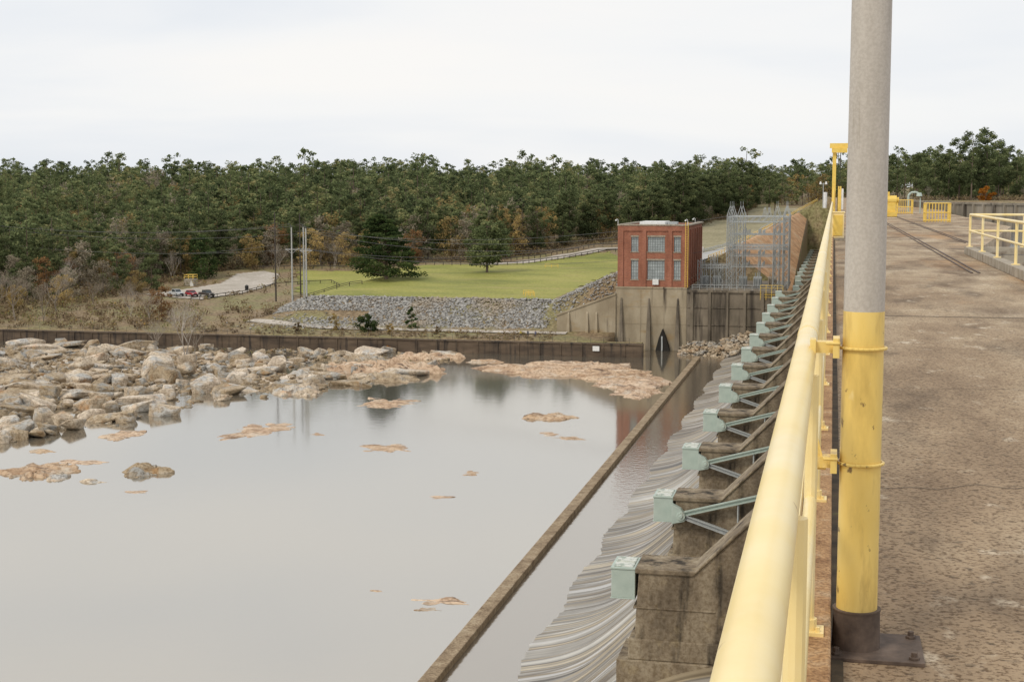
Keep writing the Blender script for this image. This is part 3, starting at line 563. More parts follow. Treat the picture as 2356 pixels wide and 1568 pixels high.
def window(x0,x1,z0,z1,nx,nz,axis='x'):
    g=MB()
    if axis=='x':B2(g,x0,x1,Y0+.33,Y0+.36,z0,z1)
    else:B2(g,X1-.4,X1-.37,x0,x1,z0,z1)
    w=g.obj('window',glassM,ph)
    f=MB()
    for i in range(nx+1):
        a=x0+(x1-x0)*i/nx;t=.035 if 0<i<nx else .09
        if axis=='x':B2(f,a-t,a+t,Y0+.24,Y0+.33,z0,z1)
        else:B2(f,X1-.37,X1-.28,a-t,a+t,z0,z1)
    for i in range(nz+1):
        a=z0+(z1-z0)*i/nz;t=.035 if 0<i<nz else .09
        if axis=='x':B2(f,x0,x1,Y0+.22,Y0+.238,a-t,a+t)
        else:B2(f,X1-.278,X1-.26,x0,x1,a-t,a+t)
    f.obj('frame',frameM,w)
    s=MB()
    if axis=='x':B2(s,x0-.15,x1+.15,Y0-.12,Y0+.22,z0-.2,z0-.002);B2(s,x0-.1,x1+.1,Y0-.04,Y0-.002,z1,z1+.35)
    else:B2(s,X1-.25,X1+.1,x0,x1,z0-.2,z0-.002)
    s.obj('sill',strM,w)
frameM=flat('window_frame_paint',(.2,.22,.22),.6)
for i,w in enumerate(WX):
    for rz in ROWS:window(w[0],w[1],rz[0],rz[1],7 if i==1 else 3,6)
for w in SW:window(w[0],w[1],-19.7,-9.3,3,10,'y')
m=MB();B2(m,-40.4,-39,Y0-.6,Y0+.2,-20.9,-19.6);m.obj('air_conditioner',whiteM,ph,bev=.05)
m=MB()
for a in(-32.9,-32.3):m.cyl((a+ox,327.4+oy,Zb+oz),(a+ox,327.4+oy,Zt+.9+oz),.06,6)
for i in range(36):m.cyl((-32.9+ox,327.4+oy,Zb+oz+i*.4),(-32.3+ox,327.4+oy,Zb+oz+i*.4),.03,5)
m.obj('ladder',yelD,ph)
for a,b in((X0,Y0),(X1,Y0),(X1,346)):
    m=MB();m.tube([(a+ox,b+oy,Zt+.3+oz),(a+ox,b+oy,Zt+1.3+oz),(a+ox-.25,b+oy,Zt+1.5+oz),(a+ox-.5,b+oy,Zt+1.3+oz)],.06);m.cyl((a+ox-.5,b+oy,Zt+1.35+oz),(a+ox-.5,b+oy,Zt+1.1+oz),.12,8,.25);m.obj('roof_lamp',whiteM,ph)
m=MB();B2(m,X0-.3,X1,Y0-.4,Y1+.5,-39,Zb-.35);B2(m,X0-.45,X1+.1,Y0-.55,Y1+.5,Zb-.35,Zb)
for xx in(-43.2,-37.8):B2(m,xx,xx+.12,Y0-.5,Y0-.4,-36,Zb-.4)
for z in(-26,-30):B2(m,X0-.3,X1,Y0-.46,Y0-.4,z,z+.12)
m.obj('foundation',baseM,ph)
m=MB()
for xx in(-47.6,-41.2,-34.5):
    m.add([(xx-.2+ox,Y0-.4+oy,-24+oz),(xx+.2+ox,Y0-.4+oy,-24+oz),(xx+.7+ox,Y0-.4+oy,-36+oz),(xx-.7+ox,Y0-.4+oy,-36+oz),(xx-.2+ox,Y0-.6+oy,-24.3+oz),(xx+.2+ox,Y0-.6+oy,-24.3+oz),(xx+.6+ox,Y0-1.8+oy,-36+oz),(xx-.6+ox,Y0-1.8+oy,-36+oz)],[(4,5,6,7),(0,4,7,3),(1,2,6,5),(0,1,5,4)])
m.obj('buttress',baseD,ph)
m=MB();m.prism([(-39.6+ox,-37+oz),(-38.6+ox,-33+oz),(-37.8+ox,-31.0+oz),(-37.0+ox,-33+oz),(-35.8+ox,-37+oz)],-2.4,-.5);m.obj('outlet',flat('dark_opening',(.02,.018,.015),.9),ph)
m=MB();m.box(-38.0+ox,-37.7+ox,-2.55,-2.45,-36+oz,-32.6+oz);m.obj('water_jet',M('falling_water',[(.4,(.3,.32,.32)),(.6,(.6,.62,.62))],3,(2,1,.2),rough=.3,bump=0),ph)
m=MB();m.box(-32.4,-10.2,327,331,-39,-22.4);m.box(-32.4,-10.1,326.6,366,-22.4,-21.9)
for i in range(6):m.box(-31.5+i*4,-30.9+i*4,326.5,327,-37,-22.4)
for z in(-26,-30):m.box(-32.3,-10.3,326.8,327,z,z+.2)
m.box(-32.4,-13,331,366,-39,-22.4)
m.obj('intake_wall',baseD,label='dark concrete wall supporting the substation platform',cat='wall')
m=MB();m.prism([(-48.9,-23.2),(-62.8,-28.4),(-62.8,-39),(-48.9,-39)],327.2,328.4);m.prism([(-48.9,-22.9),(-62.9,-28.1),(-62.9,-28.5),(-48.9,-23.3)],327,328.6)
for xx in(-53.4,-55.6,-60):m.add([(xx-.2,327.19,-27.4),(xx+.2,327.19,-27.4),(xx+.5,327.19,-33),(xx-.5,327.19,-33),(xx-.2,326.9,-27.8),(xx+.2,326.9,-27.8),(xx+.4,326.2,-33),(xx-.4,326.2,-33)],[(4,5,6,7),(0,4,7,3),(1,2,6,5),(0,1,5,4)])
m.obj('wing_wall',baseM,label='sloping concrete wing wall beside powerhouse',cat='wall')
pts=[];sz=[]
for i in range(420):
    x=rnd.uniform(-33,-17);y=rnd.uniform(315,327);s=rnd.uniform(.5,1.8);pts.append((x,y,-37+(y-315)*.26+max(0,x+26)*.35));sz.append(s)
scatter('rubble',pts,sz,rockM,kind='stuff',label='broken brown rock at foot of dam wall')
# substation
ss=root('substation',(-16.7,334,-21.9),'tall galvanised steel lattice substation on concrete platform','substation')
def lattice(m,p,q,w,seg,t=.1):
    p=Vector(p);q=Vector(q);d=(q-p).normalized();a=Vector((0,1,0)) if abs(d.y)<.9 else Vector((1,0,0));a=(a-d*a.dot(d)).normalized();b=d.cross(a)
    C=[(a*sx+b*sy)*w/2 for sx,sy in((-1,-1),(1,-1),(1,1),(-1,1))]
    for c in C:m.beam(p+c,q+c,t)
    n=max(2,int((q-p).length/seg));D=(q-p)/n
    for i in range(n):
        for k in range(4):
            c0=C[k];c1=C[(k+1)%4]
            if i%2:c0,c1=c1,c0
            m.beam(p+D*i+c0,p+D*(i+1)+c1,t*.65)
HT=17
for cx in(-6.6,-4.2,4.0,6.2):
    for cy in((0,9) if abs(cx)<5 else (0,6,12)):
        m=MB();lattice(m,(cx,cy,0),(cx,cy,HT),1.3,1.6,.105)
        for sx,sy_ in((-1,-1),(1,-1),(1,1),(-1,1)):m.beam((cx+sx*.65,cy+sy_*.65,HT),(cx,cy,HT+2.1),.08)
        m.beam((cx,cy,HT+2.1),(cx,cy,HT+3.2),.05);m.obj('lattice_column',steelM,ss)
for cy in(0,6,12):
    for z,w in((16,1.3),(9.5,.8)):
        m=MB();lattice(m,(-6.6,cy,z),(6.2,cy,z),w,1.3,.085);m.obj('lattice_beam',steelM,ss)
    if cy<12:
        for px_ in(1.2,2.2):
            m=MB()
            for sx,sy_ in((-1,-1),(1,-1),(1,1),(-1,1)):m.beam((sx*.4+px_,cy+sy_*.5,16.6),(px_,cy,18.8),.07)
            m.obj('lattice_peak',steelM,ss)
for cx in(-6.6,6.2):
    for z in(16,9.5):
        m=MB();lattice(m,(cx,0,z),(cx,12,z),1,1.5,.08);m.obj('lattice_beam',steelM,ss)
for cx,hh in((-13.5,6.5),(-10.5,7.5),(-8.6,5)):
    for cy in(1,8):
        m=MB();lattice(m,(cx,cy,0),(cx,cy,hh),1,1.3,.085);m.obj('lattice_column',steelM,ss)
for cy in(1,8):m=MB();lattice(m,(-13.5,cy,5),(-6.6,cy,5),.7,1,.08);m.obj('lattice_beam',steelM,ss)
m=MB()
for z in(5,7.5,12.5):
    for cy in(0,6,12):m.beam((-6.4,cy,z),(6.2,cy,z),.12)
    for cx in(-3.5,0,3.5):m.beam((cx,0,z),(cx,12,z),.09)
for cx in(-12,-9.5,-3.5,0,3.5):
    for cy in(1,6,11):
        hh=4 if cx<-7 else 7.5
        m.beam((cx,cy,0),(cx,cy,hh),.09)
        for z in((4,) if cx<-7 else (5.1,7.6,12.6)):
            m.cyl((cx,cy,z),(cx,cy,z+1.1),.14,6)
            m.cyl((cx+.9,cy,z),(cx+.9,cy,z+.9),.12,6)
m.obj('insulator_rack',steelM,ss)
for dx in(-13.5,-10.6,-4.6,-1.2,2.2):
    m=MB();m.box(dx,dx+1.9,3,5,.3,2.6)
    for k in range(5):m.box(dx+.1+k*.36,dx+.25+k*.36,2.5,3,.6,2.3)
    for k in range(3):m.cyl((dx+.4+k*.5,4,2.6),(dx+.4+k*.5,4,3.5),.1,8)
    m.obj('transformer',strM if dx>0 else steelM,ss)
m=MB()
for i in range(12):m.cyl((-14.5+i*1.7,-6.9,0),(-14.5+i*1.7,-6.9,1.2),.05,6)
for z in(.6,1.2):m.cyl((-14.5,-6.9,z),(4.5,-6.9,z),.045,6)
m.obj('handrail',steelM,ss)
m=MB()
for x0,z0 in((1.0,-2),(1.0,.1)):m.tube([(x0,-7.4,z0+1.2),(x0+5,-7.4,z0+1.2)],.06);m.tube([(x0,-7.4,z0+.6),(x0+5,-7.4,z0+.6)],.05)
for i in range(5):m.cyl((1+i*1.25,-7.4,-2),(1+i*1.25,-7.4,1.3),.06,6)
m.obj('yellow_handrail',yelD,ss)
def fence(name,pts,mat,lab,h=1,step=3,off=0,r=.08,nr=2,pr2=.07,cat='fence'):
    P=[Vector(p) for p in pts];path=[]
    for a,b in zip(P,P[1:]):
        n=max(1,int((b-a).length/step))
        for i in range(n):path.append(a+(b-a)*i/n)
    path.append(P[-1]);m=MB();T=[(p.x,p.y,H(p.x,p.y)+off) for p in path]
    for p in T:m.cyl(p,(p[0],p[1],p[2]+h),r,5)
    for k in range(nr):
        z=h*(1-k*.45);m.tube([(a,b,c+z) for a,b,c in T],pr2,4)
    return m.obj(name,mat,label=lab,cat=cat)
fence('guardrail',[(-31,367),(-25.5,430),(-20.5,500),(-16,560),(-7,640)],yelD,'yellow guard railing climbing the embankment road',1.2,4,.3,.09,2,.09,cat='railing')
fence('guardrail',[(-42,368),(-36,430),(-31,510),(-25,580)],steelM,'grey guard rail on far side of ramp',1,4,.3,.08,2,.1,cat='railing')
fence('fence',[(-174,366),(-166,383),(-165,405),(-150,414),(-144,404)],woodM,'dark wooden rail fence around gravel parking',1.0,3,0,.1,1,.1)
fence('fence',[(-189,445),(-172,449),(-130,449),(-112,448),(-100,452),(-92,470),(-80,494),(-66,500)],woodM,'dark wooden guard fence along upper road',1.1,3,.1,.12,1,.13)
fence('fence',[(-175,457),(-130,457),(-108,460),(-98,480),(-84,508),(-62,514)],woodM,'second dark guard fence above the road',1.1,3,.1,.12,1,.13)
fence('fence',[(-146,372),(-137,372),(-128,378)],woodM,'short dark wooden fence at lawn corner',1.1,3,.1,.1,2,.08)
for x,y,w in((-87,444,4.2),(-76,357,2.6),(-74.5,352,2.4)):
    f_=root('yellow_barrier',(x,y,H(x,y)),'small yellow pipe barrier frame standing on lawn','barrier')
    m=MB()
    for i in range(3):m.cyl((-w/2+w*i/2,0,0),(-w/2+w*i/2,0,1.3),.08,6)
    m.obj('post',yelD,f_);m=MB();m.cyl((-w/2,0,1.3),(w/2,0,1.3),.08,6);m.cyl((-w/2,0,.7),(w/2,0,.7),.06,6);m.obj('rail',yelD,f_)
f_=root('observation_platform',(-192,404,H(-192,404)),'concrete block platform with yellow railing and sign','platform')
m=MB();m.box(-1.6,1.6,-1.5,1.5,0,2);m.obj('block',strM,f_);m=MB()
for a in(-1.5,0,1.5):
    for b in(-1.4,1.4):m.cyl((a,b,2),(a,b,3.3),.07,6)
for z in(2.6,3.3):m.tube([(-1.5,-1.4,z),(1.5,-1.4,z),(1.5,1.4,z),(-1.5,1.4,z),(-1.5,-1.4,z)],.07,5)
m.obj('railing',yelD,f_);m=MB();m.box(.6,1.6,-1.7,-1.6,-.2,1.4);m.obj('sign_board',whiteM,f_)
f_=root('trash_bin',(-168.5,392,H(-168,392)+.2),'dark round trash bin beside gravel road','bin')
m=MB();m.cyl((0,0,0),(0,0,1.3),.5,14,.55);m.obj('barrel',blackM,f_);m=MB();m.cyl((0,0,1.3),(0,0,1.6),.55,14,.2);m.obj('lid',darkSt,f_)
# cars
dkGl=flat('car_glass',(.05,.06,.065),.1)
def car(x,y,rot,paint,kind,lab):
    c=root('parked_car',(x,y,H(x,y)+.25),lab,'car','cars parked on gravel area',rot);c.scale=(1.1,1.1,1.1)
    if kind=='pickup':
        body=[(-2.7,.45),(2.65,.45),(2.7,.75),(2.6,.98),(1.25,1.08),(-2.7,1.1)];cab=[(1.25,1.08),(.65,1.72),(-.85,1.75),(-1.0,1.1)]
    else:
        body=[(-2.2,.4),(2.2,.4),(2.25,.7),(2.15,.88),(1.0,1.0),(-2.1,1.05),(-2.25,.8)];cab=[(1.0,1.0),(.35,1.5),(-1.3,1.5),(-1.95,1.05)]
    L2=body[1][0]
    m=MB();m.prism(body,-.9,.9);m.obj('body',paint,c,bev=.08)
    cx=sum(p[0] for p in cab)/4
    m=MB();m.prism([(cx+(a-cx)*.93,b-(0 if b<1.2 else .07)) for a,b in cab],-.8,.8);m.obj('window',dkGl,c)
    m=MB();top=[p for p in cab if p[1]>1.3];m.box(min(p[0] for p in top),max(p[0] for p in top),-.78,.78,top[0][1]-.07,top[0][1]+.03)
    for a,b in((cab[0],cab[1]),(cab[3],cab[2])):
        for s in(-.8,.8):m.beam((a[0],s,a[1]),(b[0],s,b[1]),.07)
    m.obj('roof',paint,c,bev=.02)
    for wx in(-L2*.6,L2*.62):
        for s in(-.92,.92):
            w=MB();w.cyl((wx,s-.11,.34),(wx,s+.11,.34),.36,16);w=w.obj('wheel',blackM,c);h=MB();h.cyl((wx,s*1.12,.34),(wx,s*1.13,.34),.2,10);h.obj('rim',steelM,w)
    for s in(-.65,.65):
        m=MB();m.box(L2-.02,L2+.05,s-.2,s+.2,.68,.86);m.obj('headlight',whiteM,c);m=MB();m.box(-L2-.04,-L2+.03,s-.12,s+.12,.75,.98);m.obj('taillight',redM,c)
    m=MB();m.box(L2-.03,L2+.06,-.4,.4,.55,.8);m.box(L2-.02,L2+.1,-.88,.88,.38,.52);m.obj('bumper',blackM,c)
car(-183.5,376.5,R(-35),silvM,'pickup','silver pickup truck parked on gravel facing the river')
car(-178.5,376,R(-40),redM,'sedan','dark red sedan parked on gravel beside silver pickup')
car(-173.2,374.5,R(-35),dkM,'pickup','dark pickup truck parked at the end of the row')
# utility poles
up=root('utility_pole',(-136.5,347,-30.8),'pale concrete utility pole with crossarm and insulators','utility pole','pale utility poles by the riverbank')
m=MB();m.cyl((0,0,0),(0,0,22.2),.26,10,.16);m.obj('pole',woodL,up)
m=MB();m.box(-1.7,1.7,-.1,.1,16.4,16.6);m.beam((-1.4,0,16.4),(0,0,15.4),.07);m.beam((1.4,0,16.4),(0,0,15.4),.07);m.obj('crossarm',woodL,up)
m=MB()
for s in(-1.5,-.6,.6,1.5):m.cyl((s,0,16.6),(s,0,17),.09,6)
m.tube([(0,0,22.2),(-.3,0,22.9),(-.9,0,23.2)],.07);m.obj('insulator',darkSt,up)
inst(up,(-134.4,350,-30.8),.1);inst(up,(-132.2,346,-31),-.1)
up2=root('utility_pole',(-150,369,-29.6),'tall dark wooden utility pole beside pale poles','utility pole','dark wooden utility poles')
m=MB();m.cyl((0,0,0),(0,0,24.6),.24,8,.15);m.obj('pole',woodM,up2)
m=MB();m.box(-1.3,1.3,-.09,.09,19.4,19.6);m.box(-1.1,1.1,-.09,.09,21.4,21.6);m.obj('crossarm',woodM,up2)
inst(up2,(-143.5,371,-29.5),.3,.98)
wm=flat('wire',(.12,.12,.12),.6)
def wire(p,q,sag):
    pts=[];p=Vector(p);q=Vector(q)
    for i in range(25):
        t=i/24;v=p+(q-p)*t;v.z-=4*sag*t*(1-t);pts.append(v)
    m=MB();m.tube(pts,.04,4);m.obj('power_line',wm,label='thin dark sagging overhead power line',cat='power line',group='overhead power lines')
for i,z in enumerate((-8.3,-14.2,-10.1)):
    wire((-136+i*2,347,z),(-275,395+i*6,z+1),3);wire((-134+i*2,347,z),(-48.6,330,-10-i*.8),3)
wire((-146,370,-8.3),(-270,420,-9),3);wire((-143,371,-10),(-23,334,-5),4);wire((-133,347,-14.2),(-23,336,-12.5),4);wire((-150,369,-14),(-260,470,-20),2)
# people
def person(x,y,z,rot,jc,pc,lab):
    m,t,N,L,B=nt('clothing');g=N.new('ShaderNodeTexCoord');s=N.new('ShaderNodeSeparateXYZ');L.new(g.outputs['Object'],s.inputs[0])
    mr=N.new('ShaderNodeMath');mr.operation='DIVIDE';mr.inputs[1].default_value=2;L.new(s.outputs[2],mr.inputs[0])
    r=ramp(N,[(0,(.03,.025,.02)),(.04,pc),(.46,jc),(.75,(.45,.28,.2))]);r.color_ramp.interpolation='CONSTANT';L.new(mr.outputs[0],r.inputs[0]);L.new(r.outputs[0],B.inputs['Base Color'])
    J=[((0,0,.95),.13),((0,0,1.2),.13),((0,0,1.42),.12),((0,0,1.52),.055),((0,-.01,1.66),.1),((.18,0,1.42),.06),((.24,0,1.15),.045),((.2,-.12,.92),.035),((-.18,0,1.42),.06),((-.25,.02,1.15),.045),((-.24,-.04,.88),.035),
       ((.1,0,.88),.085),((.12,0,.48),.06),((.13,.02,.08),.045),((.13,-.14,.03),.04),((-.1,0,.88),.085),((-.13,-.02,.48),.06),((-.15,.05,.08),.045),((-.15,-.11,.03),.04)]
    E=[(0,1),(1,2),(2,3),(3,4),(2,5),(5,6),(6,7),(2,8),(8,9),(9,10),(0,11),(11,12),(12,13),(13,14),(0,15),(15,16),(16,17),(17,18)]
    me=bpy.data.meshes.new('person');me.from_pydata([j[0] for j in J],E,[]);me.materials.append(m)
    o=bpy.data.objects.new('person',me);COL.objects.link(o);o.location=(x,y,z);o.rotation_euler=(0,0,rot)
    k=o.modifiers.new('s','SKIN');sv=me.skin_vertices[0].data
    for i,j in enumerate(J):sv[i].radius=(j[1],j[1]*.85)
    sv[0].use_root=True
    k=o.modifiers.new('d','SUBSURF');k.levels=k.render_levels=2
    tag(o,lab,'person','visitors standing behind the wall')
    h=MB();h.cyl((0,.015,1.68),(0,.015,1.8),.105,12,.05);h.obj('hair',blackM,o)
person(-69.5,318,-32.85,.4,(.5,.4,.05),(.05,.06,.1),'person in yellow jacket standing by the fence')
person(-67.9,318.4,-32.85,-.3,(.06,.07,.1),(.04,.04,.05),'person in dark jacket and trousers by the fence')
person(-66,317.9,-32.85,.1,(.08,.1,.2),(.06,.06,.07),'person in blue jacket standing with arms down')
# ---------------------------------------------------------------- vegetation
def leafcloud(r,clumps,n,size,flat_=.6):
    V=[];T=[]
    for (cx,cy,cz,rx,rz,tn) in clumps:
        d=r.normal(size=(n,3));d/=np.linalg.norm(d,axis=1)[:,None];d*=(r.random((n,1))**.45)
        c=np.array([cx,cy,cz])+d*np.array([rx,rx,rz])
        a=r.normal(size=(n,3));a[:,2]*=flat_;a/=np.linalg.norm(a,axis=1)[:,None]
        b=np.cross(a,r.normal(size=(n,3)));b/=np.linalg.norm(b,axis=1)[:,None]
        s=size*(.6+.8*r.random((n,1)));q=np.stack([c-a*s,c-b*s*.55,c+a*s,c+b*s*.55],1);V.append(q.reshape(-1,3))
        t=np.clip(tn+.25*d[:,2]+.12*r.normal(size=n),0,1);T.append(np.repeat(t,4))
    V=np.concatenate(V);return V,np.arange(len(V)).reshape(-1,4),np.concatenate(T)
def pine_clumps(r,h,base,rad,nc,shape='pine'):
    C=[];ox_=r.normal()*rad*.12;oy_=r.normal()*rad*.12
    for i in range(nc):
        t=(i+r.random())/nc;z=base+(h-base)*t;fl_=.66
        if shape=='pine':pr=rad*(.35+.65*math.sin(math.pi*min(1,.12+t*.82)))*(.75+.5*r.random())
        elif shape=='cone':pr=rad*(1-t)**.75+.3
        elif shape=='layer':pr=rad*(1-t)**.6+.4;fl_=.30
        else:pr=rad*math.sqrt(max(.05,1-(2*t-1)**2*.9));fl_=.75
        a=r.random()*6.28;q=pr*(r.random()**(.35 if shape=='layer' else .5));cr=rad*(.28+.24*r.random())*(1-.3*t)
        if shape=='layer':cr=rad*(.2+.14*r.random())*(1-.35*t)
        C.append((q*math.cos(a)+ox_*t,q*math.sin(a)+oy_*t,z-cr*.4-(q*.08 if shape=='layer' else 0),cr,cr*fl_,.22+.45*r.random()))
    return C
def trunknp(h,r0,r1,n=5):
    V=[];F=[]
    zs=[0,h*.5,h]
    for k,z in enumerate(zs):
        rr_=r0+(r1-r0)*z/h
        for i in range(n):V.append((rr_*math.cos(6.283*i/n),rr_*math.sin(6.283*i/n),z))
    for k in range(2):
        for i in range(n):F.append((k*n+i,k*n+(i+1)%n,(k+1)*n+(i+1)%n,(k+1)*n+i))
    return np.array(V),np.array(F)
def tree_thing(name,r,h,base,rad,nc,n,size,mat,lab,cat,shape='pine',tr=.3,bark=barkM,group=None,limbs=10):
    t=root(name,(0,0,-60),lab,cat,group)
    C=pine_clumps(r,h,base,rad,nc,shape)
    m=MB();m.cyl((0,0,-.5),(0,0,h*.5),tr,8,tr*.7);m.cyl((0,0,h*.5),(0,0,h*.93),tr*.7,6,tr*.15)
    for c in C[::max(1,len(C)//limbs)]:m.cyl((0,0,max(1,c[2]-1.2)),(c[0],c[1],c[2]),tr*.25,4,tr*.08)
    m.obj('trunk',bark,t)
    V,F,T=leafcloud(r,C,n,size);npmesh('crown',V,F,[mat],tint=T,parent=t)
    return t
G='pines along the forest edge'
PT=[tree_thing('pine_tree',np.random.default_rng(20+i),h,h*b,rd,nc,85,.33,pineL,'tall green pine tree at the forest edge','tree',group=G) for i,(h,b,rd,nc) in enumerate([(24,.3,4.8,40),(20,.15,5.2,44),(25,.4,4.6,34),(17,.08,5.0,40)])]
AT=[tree_thing('autumn_tree',np.random.default_rng(40+i),h,h*.15,rd,30,70,.28,mt,lb,'tree','round',tr=.22,group='autumn hardwoods at the forest edge') for i,(h,rd,mt,lb) in enumerate([(12,5,autL,'golden yellow autumn hardwood tree'),(15,5.6,autL,'golden yellow autumn hardwood tree'),(14,5.4,tanL,'nearly bare tan hardwood tree'),(13,4.6,rusL,'rust orange autumn hardwood tree')])]
def put(T,used,x,y,s,lab=None):
    a=rnd.uniform(0,6.28)
    if T not in used:
        used.append(T);T.location=(x,y,H(x,y)-.2);T.rotation_euler=(0,0,a);T.scale=(s,s,s)
        if lab:T['label']=lab
    else:inst(T,(x,y,H(x,y)-.2),a,s,lab)
used=[]
edge=[(-275,368),(-246,366),(-226,380),(-208,415),(-195,450),(-185,462),(-150,466),(-118,468),(-104,490),(-90,520),(-66,528),(-58,570),(-46,640),(-40,720)]
def along(P,d):
    for (a,b),(c,e) in zip(P,P[1:]):
        l=math.hypot(c-a,e-b)
        if d<=l:return a+(c-a)*d/l,b+(e-b)*d/l
        d-=l
    return P[-1]
tot=sum(math.hypot(c-a,e-b) for (a,b),(c,e) in zip(edge,edge[1:]))
for i in range(115):
    x,y=along(edge,tot*(i+rnd.random()*.8)/115);x+=rnd.uniform(-3,3);y+=rnd.uniform(0,12)
    if rnd.random()<(.40 if x<-100 else .08):put(AT[rnd.choice((0,1,1,2,2,2,3))],used,x,y-2,rnd.uniform(.7,1.15))
    else:put(rnd.choice(PT[:2] if x>-95 else PT),used,x,y,rnd.uniform(.6,1.05))
for i in range(60):
    y=rnd.uniform(490,560);x=rnd.uniform(.03*y,.37*y)
    put(rnd.choice(PT[:2]),used,x,y,rnd.uniform(.6,.82))
for x,y,s in((44,490,.95),(49,495,1.0),(41,500,.9),(54,505,.85),(-26,660,.8),(-28,650,.85),(-36,620,.8),(-30,690,.9)):put(PT[0],used,x,y,s)
for x,y,s in((-222,360,.8),(-214,366,.75),(-228,352,.7),(-206,384,.85),(-199,392,.7)):put(PT[3],used,x,y,s)
for x,y,s in((-216,352,.75),(-208,360,.7),(-204,372,.75),(-222,344,.7),(-212,340,.6),(-198,380,.6),(-203,348,.6)):put(AT[rnd.choice((1,2,2,0))],used,x,y,s)
t=tree_thing('orange_tree',np.random.default_rng(61),4.8,.8,2.5,16,60,.3,orgL,'small bright orange autumn tree on far bank','tree','round',tr=.1);put(t,[],48,484,1)
t=tree_thing('cedar_tree',np.random.default_rng(62),19.5,3.0,10.2,150,100,.34,cedL,'wide spreading layered dark evergreen on the lawn','tree','layer',tr=.55,limbs=60);put(t,[],-126,394,1)
t=tree_thing('lawn_tree',np.random.default_rng(63),16,4.2,6.4,70,110,.34,pineL,'smaller rounded green pine standing on the lawn','tree','pine',tr=.4,limbs=18);put(t,[],-103,423,1)
t=tree_thing('cedar_tree',np.random.default_rng(64),14,1,5,50,80,.36,cedL,'dense evergreen tree beside the parking area','tree','round',tr=.3);put(t,[],-196,420,1)
t=tree_thing('shrub',np.random.default_rng(65),4.4,.3,2.6,24,80,.22,cedL,'rounded dark evergreen shrub beside the path','shrub','round',tr=.1);put(t,[],-108,322,1)
t=tree_thing('young_pine',np.random.default_rng(66),5.6,.4,1.5,22,50,.2,cedL,'small young pine beside the dirt path','tree','cone',tr=.08);put(t,[],-98,326,1)
for i,(x,y,h) in enumerate([(-116,323,4.2),(-99,309.6,2.4),(-101,318,2.6),(-124,318,2.5),(-150,319,3),(-90,320,2)]):
    t=tree_thing('shrub',np.random.default_rng(70+i),h,.2,h*.42,14,55,.16,orgL if i==1 else (autL if i%2==0 else brnL),'ragged autumn shrub growing by the wall','shrub','round',tr=.05);put(t,[],x,y,1)
def forest_tpl(seed,h,base,rad,nc,n,size,shape):
    r=np.random.default_rng(seed);V,F,T=leafcloud(r,pine_clumps(r,h,base,rad,nc,shape),n,size);tv,tf=trunknp(h*.92,.28,.08)
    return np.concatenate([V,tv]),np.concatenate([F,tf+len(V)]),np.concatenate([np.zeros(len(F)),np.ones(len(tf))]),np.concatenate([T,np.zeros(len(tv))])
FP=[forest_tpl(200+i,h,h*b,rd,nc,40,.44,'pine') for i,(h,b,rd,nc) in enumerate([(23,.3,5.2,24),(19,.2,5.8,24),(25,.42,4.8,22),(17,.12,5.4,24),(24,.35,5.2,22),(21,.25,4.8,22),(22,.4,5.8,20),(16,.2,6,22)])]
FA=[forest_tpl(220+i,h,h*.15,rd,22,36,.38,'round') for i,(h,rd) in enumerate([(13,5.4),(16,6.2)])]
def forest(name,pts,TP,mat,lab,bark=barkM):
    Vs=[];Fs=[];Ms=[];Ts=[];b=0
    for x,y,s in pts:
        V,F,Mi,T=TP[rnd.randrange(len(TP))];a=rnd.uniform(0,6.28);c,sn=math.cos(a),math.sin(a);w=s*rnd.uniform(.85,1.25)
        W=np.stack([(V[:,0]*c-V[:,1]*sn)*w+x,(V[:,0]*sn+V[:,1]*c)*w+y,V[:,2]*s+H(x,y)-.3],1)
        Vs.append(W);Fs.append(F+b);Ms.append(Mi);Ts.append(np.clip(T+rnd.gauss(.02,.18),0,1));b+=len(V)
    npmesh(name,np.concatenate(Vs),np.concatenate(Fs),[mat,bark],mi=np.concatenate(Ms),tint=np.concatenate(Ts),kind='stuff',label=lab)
def edgey(x):
    for (a,b),(c,e) in zip(edge,edge[1:]):
        if a<=x<=c:return b+(e-b)*(x-a)/(c-a)
    return 372 if x<-275 else 740
pp=[];pa=[];pt=[];pr3=[]
y=374
while y<960:
    st=6.8 if y<600 else (8.2 if y<760 else 10.5)
    x=-.67*y-10
    while x<.02*y+10:
        X_=x+rnd.uniform(-st*.5,st*.5);Y_=y+rnd.uniform(-st*.5,st*.5)
        if Y_>edgey(X_)+8 and X_<(-24 if Y_<720 else 60):
            nn=noise.noise(Vector((X_*.012,Y_*.012,2)));n2=noise.noise(Vector((X_*.02,Y_*.01,9)))
            s=rnd.uniform(.55,1.02)*(1+.35*n2)
            if rnd.random()<.07:s*=1.25
            q=rnd.random();k=max(0,nn+.12)*(1.4 if X_<-150 else .8)
            if q<.04+.24*k:pa.append((X_,Y_,s))
            elif q<.05+.28*k:pr3.append((X_,Y_,s*.85))
            elif q<.12+.6*k:pt.append((X_,Y_,s))
            else:pp.append((X_,Y_,s))
        x+=st
    y+=st
for i in range(560):
    Y_=rnd.uniform(540,850);X_=rnd.uniform(.02*Y_,.38*Y_);pp.append((X_,Y_,rnd.uniform(.6,.9)))
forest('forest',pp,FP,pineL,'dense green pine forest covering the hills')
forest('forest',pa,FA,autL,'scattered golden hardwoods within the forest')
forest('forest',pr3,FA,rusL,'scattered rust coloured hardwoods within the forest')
forest('forest',pt,FA,tanL,'scattered nearly bare tan hardwoods within the forest',bareM)
